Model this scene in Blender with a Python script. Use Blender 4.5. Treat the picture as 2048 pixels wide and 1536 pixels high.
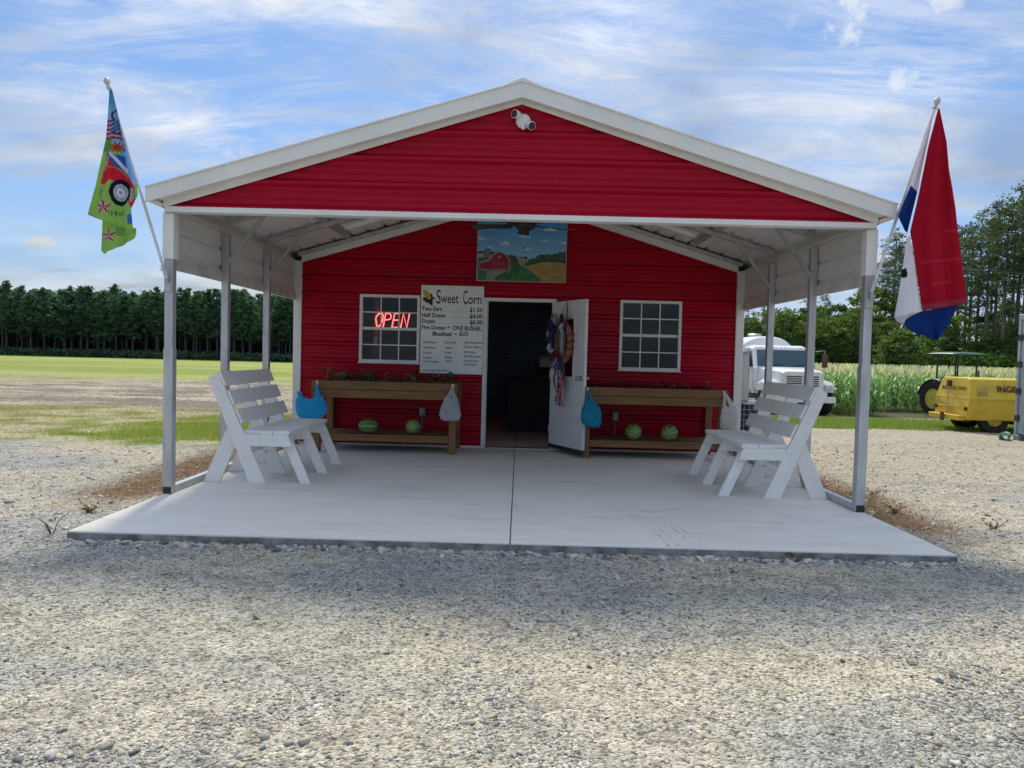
import bpy, bmesh, math, random
import numpy as np
from mathutils import Vector, Matrix
random.seed(7); rng = np.random.default_rng(7)
scene = bpy.context.scene
for o in list(bpy.data.objects): bpy.data.objects.remove(o)
C = scene.collection
R = math.radians

# ------------------------------------------------------------------ camera
cam_d = bpy.data.cameras.new('camera'); cam = bpy.data.objects.new('camera', cam_d); C.objects.link(cam)
cam_d.sensor_width = 36.0; cam_d.lens = 27.035; cam_d.clip_start = 0.05; cam_d.clip_end = 3000
_yaw, _pitch, _roll = -0.0091, -0.0381, 0.0251
_f = Vector((math.sin(_yaw)*math.cos(_pitch), math.cos(_yaw)*math.cos(_pitch), math.sin(_pitch)))
_r = Vector((math.cos(_yaw), -math.sin(_yaw), 0)); _u = _r.cross(_f)
_r2 = _r*math.cos(_roll) + _u*math.sin(_roll); _u2 = _u*math.cos(_roll) - _r*math.sin(_roll)
cam.matrix_world = Matrix(((_r2.x, _u2.x, -_f.x, 0.0346), (_r2.y, _u2.y, -_f.y, -6.7056), (_r2.z, _u2.z, -_f.z, 1.3014), (0, 0, 0, 1)))
scene.camera = cam

# ------------------------------------------------------------------ sky, sun, exposure
SUN = Vector((-0.06, 0.78, 1.0)).normalized()
SKY_STRENGTH, SUN_STRENGTH, EXPOSURE = 0.15, 0.70, 2.58
world = bpy.data.worlds.new('World'); scene.world = world; world.use_nodes = True
nt = world.node_tree; nt.nodes.clear()
def N(tree, typ, **kw):
    n = tree.nodes.new(typ)
    for k, v in kw.items():
        if k == 'ins':
            for i, val in v.items(): n.inputs[i].default_value = val
        else: setattr(n, k, v)
    return n
def L(tree, a, b): tree.links.new(a, b)
def math_n(tree, op, a, b=None, clamp=False):
    n = tree.nodes.new('ShaderNodeMath'); n.operation = op; n.use_clamp = clamp
    for i, s in enumerate((a, b)):
        if s is None: continue
        if isinstance(s, (int, float)): n.inputs[i].default_value = s
        else: tree.links.new(s, n.inputs[i])
    return n.outputs[0]
def ramp(tree, fac, stops, interp='LINEAR'):
    n = tree.nodes.new('ShaderNodeValToRGB'); n.color_ramp.interpolation = interp
    e = n.color_ramp.elements
    while len(e) < len(stops): e.new(0.5)
    for i, (p, c) in enumerate(stops):
        e[i].position = p; e[i].color = (c, c, c, 1) if isinstance(c, (int, float)) else (*c, 1)
    tree.links.new(fac, n.inputs[0]); return n.outputs[0]
def mixc(tree, fac, a, b, typ='MIX'):
    n = tree.nodes.new('ShaderNodeMix'); n.data_type = 'RGBA'; n.blend_type = typ
    if isinstance(fac, (int, float)): n.inputs[0].default_value = fac
    else: tree.links.new(fac, n.inputs[0])
    for s, i in ((a, 6), (b, 7)):
        if isinstance(s, (tuple, list)): n.inputs[i].default_value = (*s[:3], 1)
        else: tree.links.new(s, n.inputs[i])
    return n.outputs[2]
sky = N(nt, 'ShaderNodeTexSky', sky_type='NISHITA', sun_disc=False)
world.cycles.sampling_method = 'MANUAL'; world.cycles.sample_map_resolution = 512
sky.sun_elevation = math.asin(SUN.z); sky.sun_rotation = math.atan2(SUN.x, SUN.y)
sky.air_density = 1.0; sky.dust_density = 0.6; sky.ozone_density = 2.2; sky.altitude = 20
tc = N(nt, 'ShaderNodeTexCoord'); sep = N(nt, 'ShaderNodeSeparateXYZ'); L(nt, tc.outputs['Generated'], sep.inputs[0])
zz = math_n(nt, 'ADD', math_n(nt, 'MAXIMUM', sep.outputs[2], 0.0), 0.16)
cmb = N(nt, 'ShaderNodeCombineXYZ')
L(nt, math_n(nt, 'DIVIDE', sep.outputs[0], zz), cmb.inputs[0]); L(nt, math_n(nt, 'DIVIDE', sep.outputs[1], zz), cmb.inputs[1])
def cloud_layer(rot, scl, nscale, detail, rough, dist, lo, hi, loc=(0, 0, 0)):
    mp = N(nt, 'ShaderNodeMapping'); mp.inputs['Rotation'].default_value = (0, 0, R(rot)); mp.inputs['Scale'].default_value = scl
    mp.inputs['Location'].default_value = loc
    L(nt, cmb.outputs[0], mp.inputs[0])
    n = N(nt, 'ShaderNodeTexNoise', ins={'Scale': nscale, 'Detail': detail, 'Roughness': rough, 'Distortion': dist}); L(nt, mp.outputs[0], n.inputs['Vector'])
    return ramp(nt, n.outputs[0], [(lo, 0.0), (hi, 1.0)], 'EASE')
c1 = cloud_layer(-32, (0.42, 1.25, 1), 0.95, 8, 0.66, 0.6, 0.41, 0.61, (1.3, 0.4, 0))
c2 = cloud_layer(-20, (0.6, 1.6, 1), 2.4, 8, 0.72, 1.2, 0.40, 0.66, (4.1, 2.2, 0))
c3 = cloud_layer(-10, (1, 1, 1), 0.45, 4, 0.5, 0.2, 0.30, 0.66, (7.7, 1.0, 0))
cl = math_n(nt, 'ADD', math_n(nt, 'MULTIPLY', c1, 0.58), math_n(nt, 'MULTIPLY', c2, 0.46), True)
cl = math_n(nt, 'MULTIPLY', cl, math_n(nt, 'ADD', math_n(nt, 'MULTIPLY', c3, 0.35), 0.65), True)
hz = ramp(nt, sep.outputs[2], [(0.0, 0.62), (0.06, 0.36), (0.16, 0.0)])
cl = math_n(nt, 'MAXIMUM', cl, hz)
# a few separate puffs of low cumulus: (bearing, slope, half widths)
pn = N(nt, 'ShaderNodeTexNoise', ins={'Scale': 26.0, 'Detail': 6.0, 'Roughness': 0.6}); L(nt, tc.outputs['Generated'], pn.inputs['Vector'])
ypos = math_n(nt, 'MAXIMUM', sep.outputs[1], 0.05); ba = math_n(nt, 'DIVIDE', sep.outputs[0], ypos); be = math_n(nt, 'DIVIDE', sep.outputs[2], ypos)
for (a0, e0, sa, se, kk) in ((-0.62, 0.129, 0.034, 0.013, 0.9), (0.40, 0.455, 0.085, 0.05, 0.85), (0.485, 0.36, 0.028, 0.02, 0.6), (-0.371, 0.25, 0.034, 0.02, 0.7), (0.53, 0.47, 0.05, 0.03, 0.7)):
    q = math_n(nt, 'ADD', math_n(nt, 'POWER', math_n(nt, 'DIVIDE', math_n(nt, 'SUBTRACT', ba, a0), sa), 2.0), math_n(nt, 'POWER', math_n(nt, 'DIVIDE', math_n(nt, 'SUBTRACT', be, e0), se), 2.0))
    q = math_n(nt, 'SUBTRACT', math_n(nt, 'ADD', -2.1, math_n(nt, 'MULTIPLY', pn.outputs[0], 6.5)), q)
    cl = math_n(nt, 'MAXIMUM', cl, math_n(nt, 'MULTIPLY', ramp(nt, math_n(nt, 'MULTIPLY', q, 0.5), [(0.0, 0.0), (0.95, kk)], 'EASE'), 1.0))
cld = N(nt, 'ShaderNodeTexNoise', ins={'Scale': 1.7, 'Detail': 6.0}); L(nt, cmb.outputs[0], cld.inputs['Vector'])
ccol = mixc(nt, ramp(nt, cld.outputs[0], [(0.35, 0.0), (0.65, 1.0)]), (0.66, 0.76, 0.92), (1.84, 1.82, 1.79))
# cloud light raised towards unseen zenith to fill shade, steeper than CIE law
zc = math_n(nt, 'MAXIMUM', sep.outputs[2], 0.0)
zenith_gain = math_n(nt, 'ADD', 0.46, math_n(nt, 'MULTIPLY', zc, math_n(nt, 'ADD', 0.25, math_n(nt, 'MULTIPLY', zc, 1.2))))
ccol = mixc(nt, 1.0, ccol, zenith_gain, 'MULTIPLY')
skyc = mixc(nt, 0.92, sky.outputs[0], (0.045, 0.175, 0.45), 'MIX')
mixed = mixc(nt, cl, skyc, ccol)
bg = N(nt, 'ShaderNodeBackground', ins={'Strength': SKY_STRENGTH}); L(nt, mixed, bg.inputs[0])
wo = N(nt, 'ShaderNodeOutputWorld'); L(nt, bg.outputs[0], wo.inputs[0])
sun_d = bpy.data.lights.new('sun', 'SUN'); sun_d.energy = SUN_STRENGTH; sun_d.angle = R(10.0); sun_d.color = (1.0, 0.94, 0.82)
sun = bpy.data.objects.new('sun', sun_d); C.objects.link(sun); sun.rotation_euler = SUN.to_track_quat('Z', 'Y').to_euler(); sun.location = (-8, 30, 40)
vs = scene.view_settings; vs.view_transform = 'Standard'; vs.look = 'None'; vs.exposure = EXPOSURE; vs.gamma = 1.0; vs.use_curve_mapping = False
scene.cycles.use_denoising = True; scene.cycles.max_bounces = 8; scene.cycles.diffuse_bounces = 3; scene.cycles.transparent_max_bounces = 12
scene.cycles.caustics_reflective = False; scene.cycles.caustics_refractive = False; scene.cycles.sample_clamp_indirect = 6.0

# ------------------------------------------------------------------ materials
MATS = {}
def mat(name, col, rough=0.6, metal=0.0, var=0.12, vscale=6.0, vstretch=(1, 1, 1), col2=None, bump=0.0, bscale=60.0, spec=0.5, bdist=0.01, detail=5.0, coat=0.0, lo=0.35, hi=0.65):
    if name in MATS: return MATS[name]
    m = bpy.data.materials.new(name); m.use_nodes = True; t = m.node_tree; b = t.nodes['Principled BSDF']
    b.inputs['Roughness'].default_value = rough; b.inputs['Metallic'].default_value = metal; b.inputs['Specular IOR Level'].default_value = spec
    if coat: b.inputs['Coat Weight'].default_value = coat; b.inputs['Coat Roughness'].default_value = 0.15
    tcn = N(t, 'ShaderNodeTexCoord'); mp = N(t, 'ShaderNodeMapping'); mp.inputs['Scale'].default_value = vstretch; L(t, tcn.outputs['Object'], mp.inputs[0])
    if var > 0 or col2:
        n = N(t, 'ShaderNodeTexNoise', ins={'Scale': vscale, 'Detail': detail, 'Roughness': 0.6}); L(t, mp.outputs[0], n.inputs['Vector'])
        c2 = col2 or tuple(c*(1-var*2) for c in col)
        c1_ = col if col2 else tuple(min(1, c*(1+var)) for c in col)
        L(t, mixc(t, ramp(t, n.outputs[0], [(lo, 0.0), (hi, 1.0)]), c1_, c2), b.inputs['Base Color'])
        rn = math_n(t, 'ADD', math_n(t, 'MULTIPLY', n.outputs[0], 0.2), rough-0.1, True); L(t, rn, b.inputs['Roughness'])
    else: b.inputs['Base Color'].default_value = (*col, 1)
    if bump:
        n2 = N(t, 'ShaderNodeTexNoise', ins={'Scale': bscale, 'Detail': 4.0}); L(t, mp.outputs[0], n2.inputs['Vector'])
        bp = N(t, 'ShaderNodeBump', ins={'Strength': bump, 'Distance': bdist}); L(t, n2.outputs[0], bp.inputs['Height']); L(t, bp.outputs[0], b.inputs['Normal'])
    MATS[name] = m; return m
def attr_mat(name, attr, rough=0.8, trans=0.0, spec=0.3, bump=0.0, var=0.0, vscale=8.0):
    if name in MATS: return MATS[name]
    m = bpy.data.materials.new(name); m.use_nodes = True; t = m.node_tree; b = t.nodes['Principled BSDF']
    a = N(t, 'ShaderNodeAttribute', attribute_name=attr); col = a.outputs['Color']
    if var:
        tcn = N(t, 'ShaderNodeTexCoord'); n = N(t, 'ShaderNodeTexNoise', ins={'Scale': vscale, 'Detail': 4.0}); L(t, tcn.outputs['Object'], n.inputs['Vector'])
        col = mixc(t, 1.0, col, ramp(t, n.outputs[0], [(0.3, 1-var), (0.7, 1+var*0.3)]), 'MULTIPLY')
    L(t, col, b.inputs['Base Color']); b.inputs['Roughness'].default_value = rough; b.inputs['Specular IOR Level'].default_value = spec
    if trans:
        tr = N(t, 'ShaderNodeBsdfTranslucent'); L(t, col, tr.inputs[0]); mx = N(t, 'ShaderNodeMixShader', ins={0: trans})
        L(t, b.outputs[0], mx.inputs[1]); L(t, tr.outputs[0], mx.inputs[2]); L(t, mx.outputs[0], t.nodes['Material Output'].inputs[0])
    MATS[name] = m; return m
def leaf_mat(name, c1_, c2_, trans=0.35, vscale=0.8, rnd=0.5):
    if name in MATS: return MATS[name]
    m = bpy.data.materials.new(name); m.use_nodes = True; t = m.node_tree; b = t.nodes['Principled BSDF']
    g = N(t, 'ShaderNodeNewGeometry'); n = N(t, 'ShaderNodeTexNoise', ins={'Scale': vscale, 'Detail': 3.0}); L(t, g.outputs['Position'], n.inputs['Vector'])
    oi = N(t, 'ShaderNodeObjectInfo')
    f = math_n(t, 'ADD', math_n(t, 'MULTIPLY', n.outputs[0], 1-rnd*0.4), math_n(t, 'MULTIPLY', g.outputs['Random Per Island'], 0.5))
    f = math_n(t, 'ADD', f, math_n(t, 'MULTIPLY', math_n(t, 'SUBTRACT', oi.outputs['Random'], 0.5), rnd))
    col = mixc(t, ramp(t, f, [(0.35, 0.0), (1.05, 1.0)]), c1_, c2_)
    L(t, col, b.inputs['Base Color']); b.inputs['Roughness'].default_value = 0.6; b.inputs['Specular IOR Level'].default_value = 0.25
    tr = N(t, 'ShaderNodeBsdfTranslucent'); L(t, col, tr.inputs[0]); mx = N(t, 'ShaderNodeMixShader', ins={0: trans})
    L(t, b.outputs[0], mx.inputs[1]); L(t, tr.outputs[0], mx.inputs[2]); L(t, mx.outputs[0], t.nodes['Material Output'].inputs[0])
    MATS[name] = m; return m
def glass_mat(name, tint=(0.6, 0.66, 0.7), refl=1.0):
    if name in MATS: return MATS[name]
    m = bpy.data.materials.new(name); m.use_nodes = True; t = m.node_tree; t.nodes.remove(t.nodes['Principled BSDF'])
    tr = N(t, 'ShaderNodeBsdfTransparent', ins={0: (*tint, 1)}); gl = N(t, 'ShaderNodeBsdfGlossy', ins={'Roughness': 0.02})
    fr = N(t, 'ShaderNodeFresnel', ins={'IOR': 1.5}); mx = N(t, 'ShaderNodeMixShader'); L(t, math_n(t, 'MULTIPLY', fr.outputs[0], 0.6*refl, True), mx.inputs[0])
    L(t, tr.outputs[0], mx.inputs[1]); L(t, gl.outputs[0], mx.inputs[2]); L(t, mx.outputs[0], t.nodes['Material Output'].inputs[0])
    MATS[name] = m; return m
def emit_mat(name, col, strength):
    m = bpy.data.materials.new(name); m.use_nodes = True; b = m.node_tree.nodes['Principled BSDF']
    b.inputs['Base Color'].default_value = (*col, 1); b.inputs['Emission Color'].default_value = (*col, 1); b.inputs['Emission Strength'].default_value = strength
    MATS[name] = m; return m

# ------------------------------------------------------------------ mesh helpers
class MB:
    def __init__(s): s.v = []; s.f = []
    def add(s, vs_, fs):
        o = len(s.v); s.v.extend([tuple(p) for p in vs_]); s.f.extend([tuple(i+o for i in f) for f in fs]); return s
    def box(s, x0, y0, z0, x1, y1, z1):
        return s.add([(x0,y0,z0),(x1,y0,z0),(x1,y1,z0),(x0,y1,z0),(x0,y0,z1),(x1,y0,z1),(x1,y1,z1),(x0,y1,z1)],
                     [(0,3,2,1),(4,5,6,7),(0,1,5,4),(1,2,6,5),(2,3,7,6),(3,0,4,7)])
    def bar(s, p, q, w, h, up=(0,0,1), ext=0.0):
        p = Vector(p); q = Vector(q); d = (q-p).normalized(); p -= d*ext; q += d*ext
        sd = d.cross(Vector(up)).normalized(); u = sd.cross(d).normalized()
        c = []
        for e in (p, q):
            for a, b in ((-1,-1),(1,-1),(1,1),(-1,1)): c.append(e + sd*a*w/2 + u*b*h/2)
        return s.add(c, [(0,1,2,3),(7,6,5,4),(0,4,5,1),(1,5,6,2),(2,6,7,3),(3,7,4,0)])
    def tube(s, pts, r, n=8, caps=True):
        pts = [Vector(p) for p in pts]; rs = r if isinstance(r, (list, tuple)) else [r]*len(pts)
        o = len(s.v); ref = Vector((0.137, 0.291, 0.947))
        for i, p in enumerate(pts):
            d = (pts[min(i+1, len(pts)-1)] - pts[max(i-1, 0)]).normalized()
            a = d.cross(ref)
            if a.length < 1e-3: a = d.cross(Vector((1,0,0)))
            a.normalize(); b = d.cross(a).normalized()
            for k in range(n):
                t = 2*math.pi*k/n; s.v.append(tuple(p + (a*math.cos(t) + b*math.sin(t))*rs[i]))
        for i in range(len(pts)-1):
            for k in range(n):
                k2 = (k+1) % n; s.f.append((o+i*n+k, o+i*n+k2, o+(i+1)*n+k2, o+(i+1)*n+k))
        if caps:
            s.f.append(tuple(o+k for k in range(n))[::-1]); s.f.append(tuple(o+(len(pts)-1)*n+k for k in range(n)))
        return s
    def lathe(s, prof, n=24, c=(0,0,0), axis='z', sx=1, sy=1, caps=True):
        o = len(s.v)
        for (r, h) in prof:
            for k in range(n):
                t = 2*math.pi*k/n; a, b = r*math.cos(t)*sx, r*math.sin(t)*sy
                p = {'z': (a, b, h), 'x': (h, a, b), 'y': (a, h, b)}[axis]
                s.v.append((p[0]+c[0], p[1]+c[1], p[2]+c[2]))
        for i in range(len(prof)-1):
            for k in range(n):
                k2 = (k+1) % n; s.f.append((o+i*n+k, o+i*n+k2, o+(i+1)*n+k2, o+(i+1)*n+k))
        if caps: s.f.append(tuple(o+k for k in range(n))[::-1]); s.f.append(tuple(o+(len(prof)-1)*n+k for k in range(n)))
        return s
    def prism(s, poly, axis, a0, a1):
        n = len(poly); pt = lambda u, v, a: {'x': (a,u,v), 'y': (u,a,v), 'z': (u,v,a)}[axis]
        vv = [pt(u, v, a0) for u, v in poly] + [pt(u, v, a1) for u, v in poly]
        return s.add(vv, [tuple(range(n))[::-1], tuple(range(n, 2*n))] + [(i, (i+1) % n, n+(i+1) % n, n+i) for i in range(n)])
    def grid(s, fn, nu, nv):
        o = len(s.v)
        for j in range(nv+1):
            for i in range(nu+1): s.v.append(tuple(fn(i/nu, j/nv)))
        for j in range(nv):
            for i in range(nu):
                a = o + j*(nu+1) + i; s.f.append((a, a+1, a+nu+2, a+nu+1))
        return s
    def mesh(s, name, m, smooth=False, angle=40, fix=True):
        me = bpy.data.meshes.new(name); me.from_pydata(s.v, [], s.f)
        if fix and len(s.f) < 20000:
            bm = bmesh.new(); bm.from_mesh(me); bmesh.ops.recalc_face_normals(bm, faces=bm.faces); bm.to_mesh(me); bm.free()
        for mm in (m if isinstance(m, list) else [m]): me.materials.append(mm)
        if smooth:
            me.polygons.foreach_set('use_smooth', [True]*len(me.polygons)); me.set_sharp_from_angle(angle=R(angle))
        me.update(); return me
    def build(s, name, m, parent=None, bevel=0.0, smooth=False, solid=0.0, angle=40, label=None, seg=1):
        o = bpy.data.objects.new(name, s.mesh(name, m, smooth, angle, fix=(solid == 0))); C.objects.link(o)
        if parent is not None: o.parent = parent
        if solid:
            md = o.modifiers.new('solid', 'SOLIDIFY'); md.thickness = solid; md.offset = 0
        if bevel:
            md = o.modifiers.new('bevel', 'BEVEL'); md.width = bevel; md.segments = seg; md.limit_method = 'ANGLE'; md.angle_limit = R(50)
        if label: o['label'] = label
        return o
def thing(name, label, cat, loc=(0,0,0), rotz=0.0, group=None):
    o = bpy.data.objects.new(name, None); C.objects.link(o); o.location = loc; o.rotation_euler = (0,0,rotz); o.empty_display_size = 0.1
    o['label'] = label; o['category'] = cat
    if group: o['group'] = group
    return o
def tag(o, label, cat, group=None):
    o['label'] = label; o['category'] = cat
    if group: o['group'] = group
    return o
def kind(o, k): o['kind'] = k; return o
def part(name, parent, m, *boxes, bevel=0.0, smooth=False):
    b = MB()
    for q in boxes: b.box(*q)
    return b.build(name, m, parent, bevel=bevel, smooth=smooth)
def bulk(name, verts, faces, m, parent=None, cols=None, smooth=False):
    """fast mesh from numpy: verts (n,3), faces (m,k)"""
    me = bpy.data.meshes.new(name); k = faces.shape[1]
    me.vertices.add(len(verts)); me.vertices.foreach_set('co', np.ascontiguousarray(verts, dtype=np.float32).ravel())
    me.loops.add(faces.size); me.loops.foreach_set('vertex_index', np.ascontiguousarray(faces, dtype=np.int32).ravel())
    me.polygons.add(len(faces)); me.polygons.foreach_set('loop_start', np.arange(0, faces.size, k, dtype=np.int32))
    me.polygons.foreach_set('loop_total', np.full(len(faces), k, dtype=np.int32))
    if smooth: me.polygons.foreach_set('use_smooth', np.ones(len(faces), dtype=bool))
    me.update(calc_edges=True)
    if cols is not None:
        a = me.color_attributes.new('col', 'FLOAT_COLOR', 'POINT')
        a.data.foreach_set('color', np.ascontiguousarray(np.hstack([cols, np.ones((len(cols), 1))]), dtype=np.float32).ravel())
    me.materials.append(m); me.validate()
    o = bpy.data.objects.new(name, me); C.objects.link(o)
    if parent is not None: o.parent = parent
    return o
def text(body, size, m, parent, loc, rot=(R(90), 0, 0), xs=1.0, shear=0.0, name='lettering', bold=0.0, align='LEFT', depth=0.0006, space=1.0):
    cu = bpy.data.curves.new('t', 'FONT'); cu.body = body; cu.size = size; cu.extrude = depth; cu.shear = shear; cu.offset = bold; cu.align_x = align; cu.resolution_u = 3
    cu.space_character = space
    t = bpy.data.objects.new('t', cu); C.objects.link(t)
    dg = bpy.context.evaluated_depsgraph_get(); me = bpy.data.meshes.new_from_object(t.evaluated_get(dg)); bpy.data.objects.remove(t)
    me.name = name; me.materials.clear(); me.materials.append(m)
    o = bpy.data.objects.new(name, me); C.objects.link(o); o.parent = parent; o.location = loc; o.rotation_euler = rot; o.scale = (xs, 1, 1)
    return o
# numpy value noise
_perm = rng.random((256, 256))
def vnoise(x, y):
    xi = np.floor(x).astype(int); yi = np.floor(y).astype(int); fx = x-xi; fy = y-yi; fx = fx*fx*(3-2*fx); fy = fy*fy*(3-2*fy)
    g = lambda a, b: _perm[a % 256, b % 256]
    return (g(xi,yi)*(1-fx)+g(xi+1,yi)*fx)*(1-fy) + (g(xi,yi+1)*(1-fx)+g(xi+1,yi+1)*fx)*fy
def fbm(x, y, o=4):
    s = 0; a = 0.5
    for i in range(o): s = s + a*vnoise(x*2**i+i*17.3, y*2**i+i*9.1); a *= 0.5
    return s/(1-0.5**o)
def sstep(a, b, x): t = np.clip((x-a)/(b-a), 0, 1); return t*t*(3-2*t)
def ground_z(x, y):
    x = np.asarray(x, dtype=float); y = np.asarray(y, dtype=float)
    right = -0.06 - 0.14*sstep(0, 9, y) - 0.19*sstep(9, 19, y)
    left = -0.06 - 0.11*sstep(1, 9, y) - 0.29*sstep(10, 100, y)
    k = sstep(-4, 4, x)
    return left*(1-k) + right*k + 0.035*(fbm(x*0.5, y*0.5, 3)-0.5)*sstep(3.3, 6, np.abs(x) + np.maximum(0, -y-1.0)*3)
# ------------------------------------------------------------------ palette
M_red = mat('red_metal_siding', (0.39, 0.002, 0.020), 0.33, 0.0, 0.06, 1.2, (0.25, 1, 6), spec=0.16, bump=0.22, bscale=3.2, bdist=0.03)
M_white = mat('white_painted_metal', (0.79, 0.765, 0.70), 0.4, 0.0, 0.04, 1.5)
M_under = mat('roof_sheet_white', (0.82, 0.80, 0.755), 0.5, 0.0, 0.04, 0.9)
M_galv = mat('galvanised_steel', (0.52, 0.53, 0.525), 0.45, 0.5, 0.10, 9, (1, 1, 0.25), bump=0.05, bscale=90)
M_dark = mat('dark_plastic', (0.02, 0.02, 0.022), 0.5, 0.0, 0.1, 8)
M_vinyl = mat('window_vinyl', (0.80, 0.79, 0.76), 0.4, 0, 0.03, 5)
M_wood = mat('treated_lumber', (0.29, 0.145, 0.052), 0.75, 0, 0.2, 3.2, (0.7, 14, 14), col2=(0.15, 0.08, 0.035), bump=0.35, bscale=20, lo=0.3, hi=0.75, bdist=0.004)
M_woodz = mat('treated_lumber_upright', (0.28, 0.14, 0.050), 0.75, 0, 0.2, 3.2, (14, 14, 0.7), col2=(0.15, 0.08, 0.035), bump=0.35, bscale=20, lo=0.3, hi=0.75, bdist=0.004)
M_bench = mat('worn_white_paint', (0.84, 0.82, 0.775), 0.6, 0, 0.1, 26, (1, 0.35, 1), col2=(0.73, 0.71, 0.67), bump=0.3, bscale=60, lo=0.45, hi=0.8, bdist=0.003)
M_glass = glass_mat('window_glass')
M_steel = mat('brushed_steel', (0.6, 0.58, 0.54), 0.3, 1.0, 0.05, 20)
M_black = mat('black_print', (0.015, 0.015, 0.017), 0.6, 0, 0.0)
M_concrete = mat('broom_finished_concrete', (0.80, 0.755, 0.67), 0.85, 0, 0.1, 0.9, (1, 1, 1), col2=(0.68, 0.64, 0.57), bump=0.15, bscale=120, spec=0.3, detail=6, lo=0.3, hi=0.85, bdist=0.002)
def concrete_wear():
    t = M_concrete.node_tree; b = t.nodes['Principled BSDF']; src = b.inputs['Base Color'].links[0].from_socket
    tcn = N(t, 'ShaderNodeTexCoord'); mp = N(t, 'ShaderNodeMapping'); mp.inputs['Scale'].default_value = (0.6, 3.5, 1); mp.inputs['Rotation'].default_value = (0, 0, 0.15); L(t, tcn.outputs['Object'], mp.inputs[0])
    n = N(t, 'ShaderNodeTexNoise', ins={'Scale': 1.6, 'Detail': 8.0, 'Roughness': 0.7}); L(t, mp.outputs[0], n.inputs['Vector'])
    c = mixc(t, ramp(t, n.outputs[0], [(0.50, 0.0), (0.78, 0.62)]), src, (0.46, 0.435, 0.38))
    v = N(t, 'ShaderNodeTexNoise', ins={'Scale': 26.0, 'Detail': 3.0}); L(t, tcn.outputs['Object'], v.inputs['Vector'])
    c = mixc(t, ramp(t, v.outputs[0], [(0.72, 0.0), (0.78, 0.6)]), c, (0.3, 0.28, 0.25)); L(t, c, b.inputs['Base Color'])
concrete_wear()

# ------------------------------------------------------------------ ground sheet
def axis_pts(a, b, step, far_lo, far_hi, g=1.13):
    c = list(np.arange(a, b+1e-6, step)); lo = []; s = step; p = a
    while p > far_lo: s *= g; p -= s; lo.append(p)
    hi = []; s = step; p = b
    while p < far_hi: s *= g; p += s; hi.append(p)
    return np.array(lo[::-1] + c + hi)
gx = axis_pts(-13, 13, 0.11, -900, 900); gy = np.concatenate([axis_pts(-6.5, 12, 0.11, -40, 12, 1.3)[:-1], np.arange(12, 30, 0.17), axis_pts(30, 30.5, 0.5, 30, 1500, 1.09)[1:]])
gy = np.unique(gy)
GX, GY = np.meshgrid(gx, gy); gxf, gyf = GX.ravel(), GY.ravel()
def zones(x, y):
    n1 = fbm(x*0.45, y*0.45, 4); n2 = fbm(x*1.7+31, y*1.7, 4); n3 = fbm(x*0.16+5, y*0.16, 3)
    j = (n1-0.5); l = 1-sstep(-3.2, -2.9, x); r = sstep(2.9, 3.2, x)
    field = l*sstep(22.5, 30.5, y + 14*j)
    tilled = l*sstep(8.5, 12.0, y + 6*j + 0.08*(x+8))*(1-field)*(0.55+0.45*sstep(0.35, 0.55, n3+0.4*(n2-0.5)))
    patch = np.exp(-(((x+5.4)/2.6)**2 + ((y-6.9)/2.9)**2)*1.1)*l
    patch2 = np.exp(-(((x+3.9)/1.0)**2 + ((y-10.0)/3.0)**2))*l
    grass = np.clip((patch+patch2)*1.9 - 1.25*(1-n2) + 1.2*(n1-0.5) + 0.05, 0, 1)
    straw = l*sstep(3.0, 6.5, y + 4.0*j + 0.10*(x+6))*(1-field)
    dirt = np.clip(l*np.exp(-((x+3.55)/0.55)**2)*sstep(-0.9, 0.6, y)*(1-sstep(4.5, 7, y))*1.6 - 0.8*n2 + 0.1, 0, 1)
    dirt_r = np.clip(r*np.exp(-((x-3.45)/0.45)**2)*sstep(-1.6, 0, y)*(1-sstep(3, 7, y))*1.5 - 0.9*n2 + 0.1, 0, 1)
    strip = r*sstep(10.8, 12.0, y + 2.5*j)*(1-sstep(15.4, 16.4, y + 1.6*j))
    strip = np.clip(strip*1.5 - 0.6*n2, 0, 1)
    corn = r*sstep(17.0, 17.8, y + 0.5*j)
    return dict(field=field, tilled=tilled, grass=grass, straw=straw, dirt=np.maximum(dirt, dirt_r), strip=strip, corn=corn, n1=n1, n2=n2, n3=n3, l=l, r=r)
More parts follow.
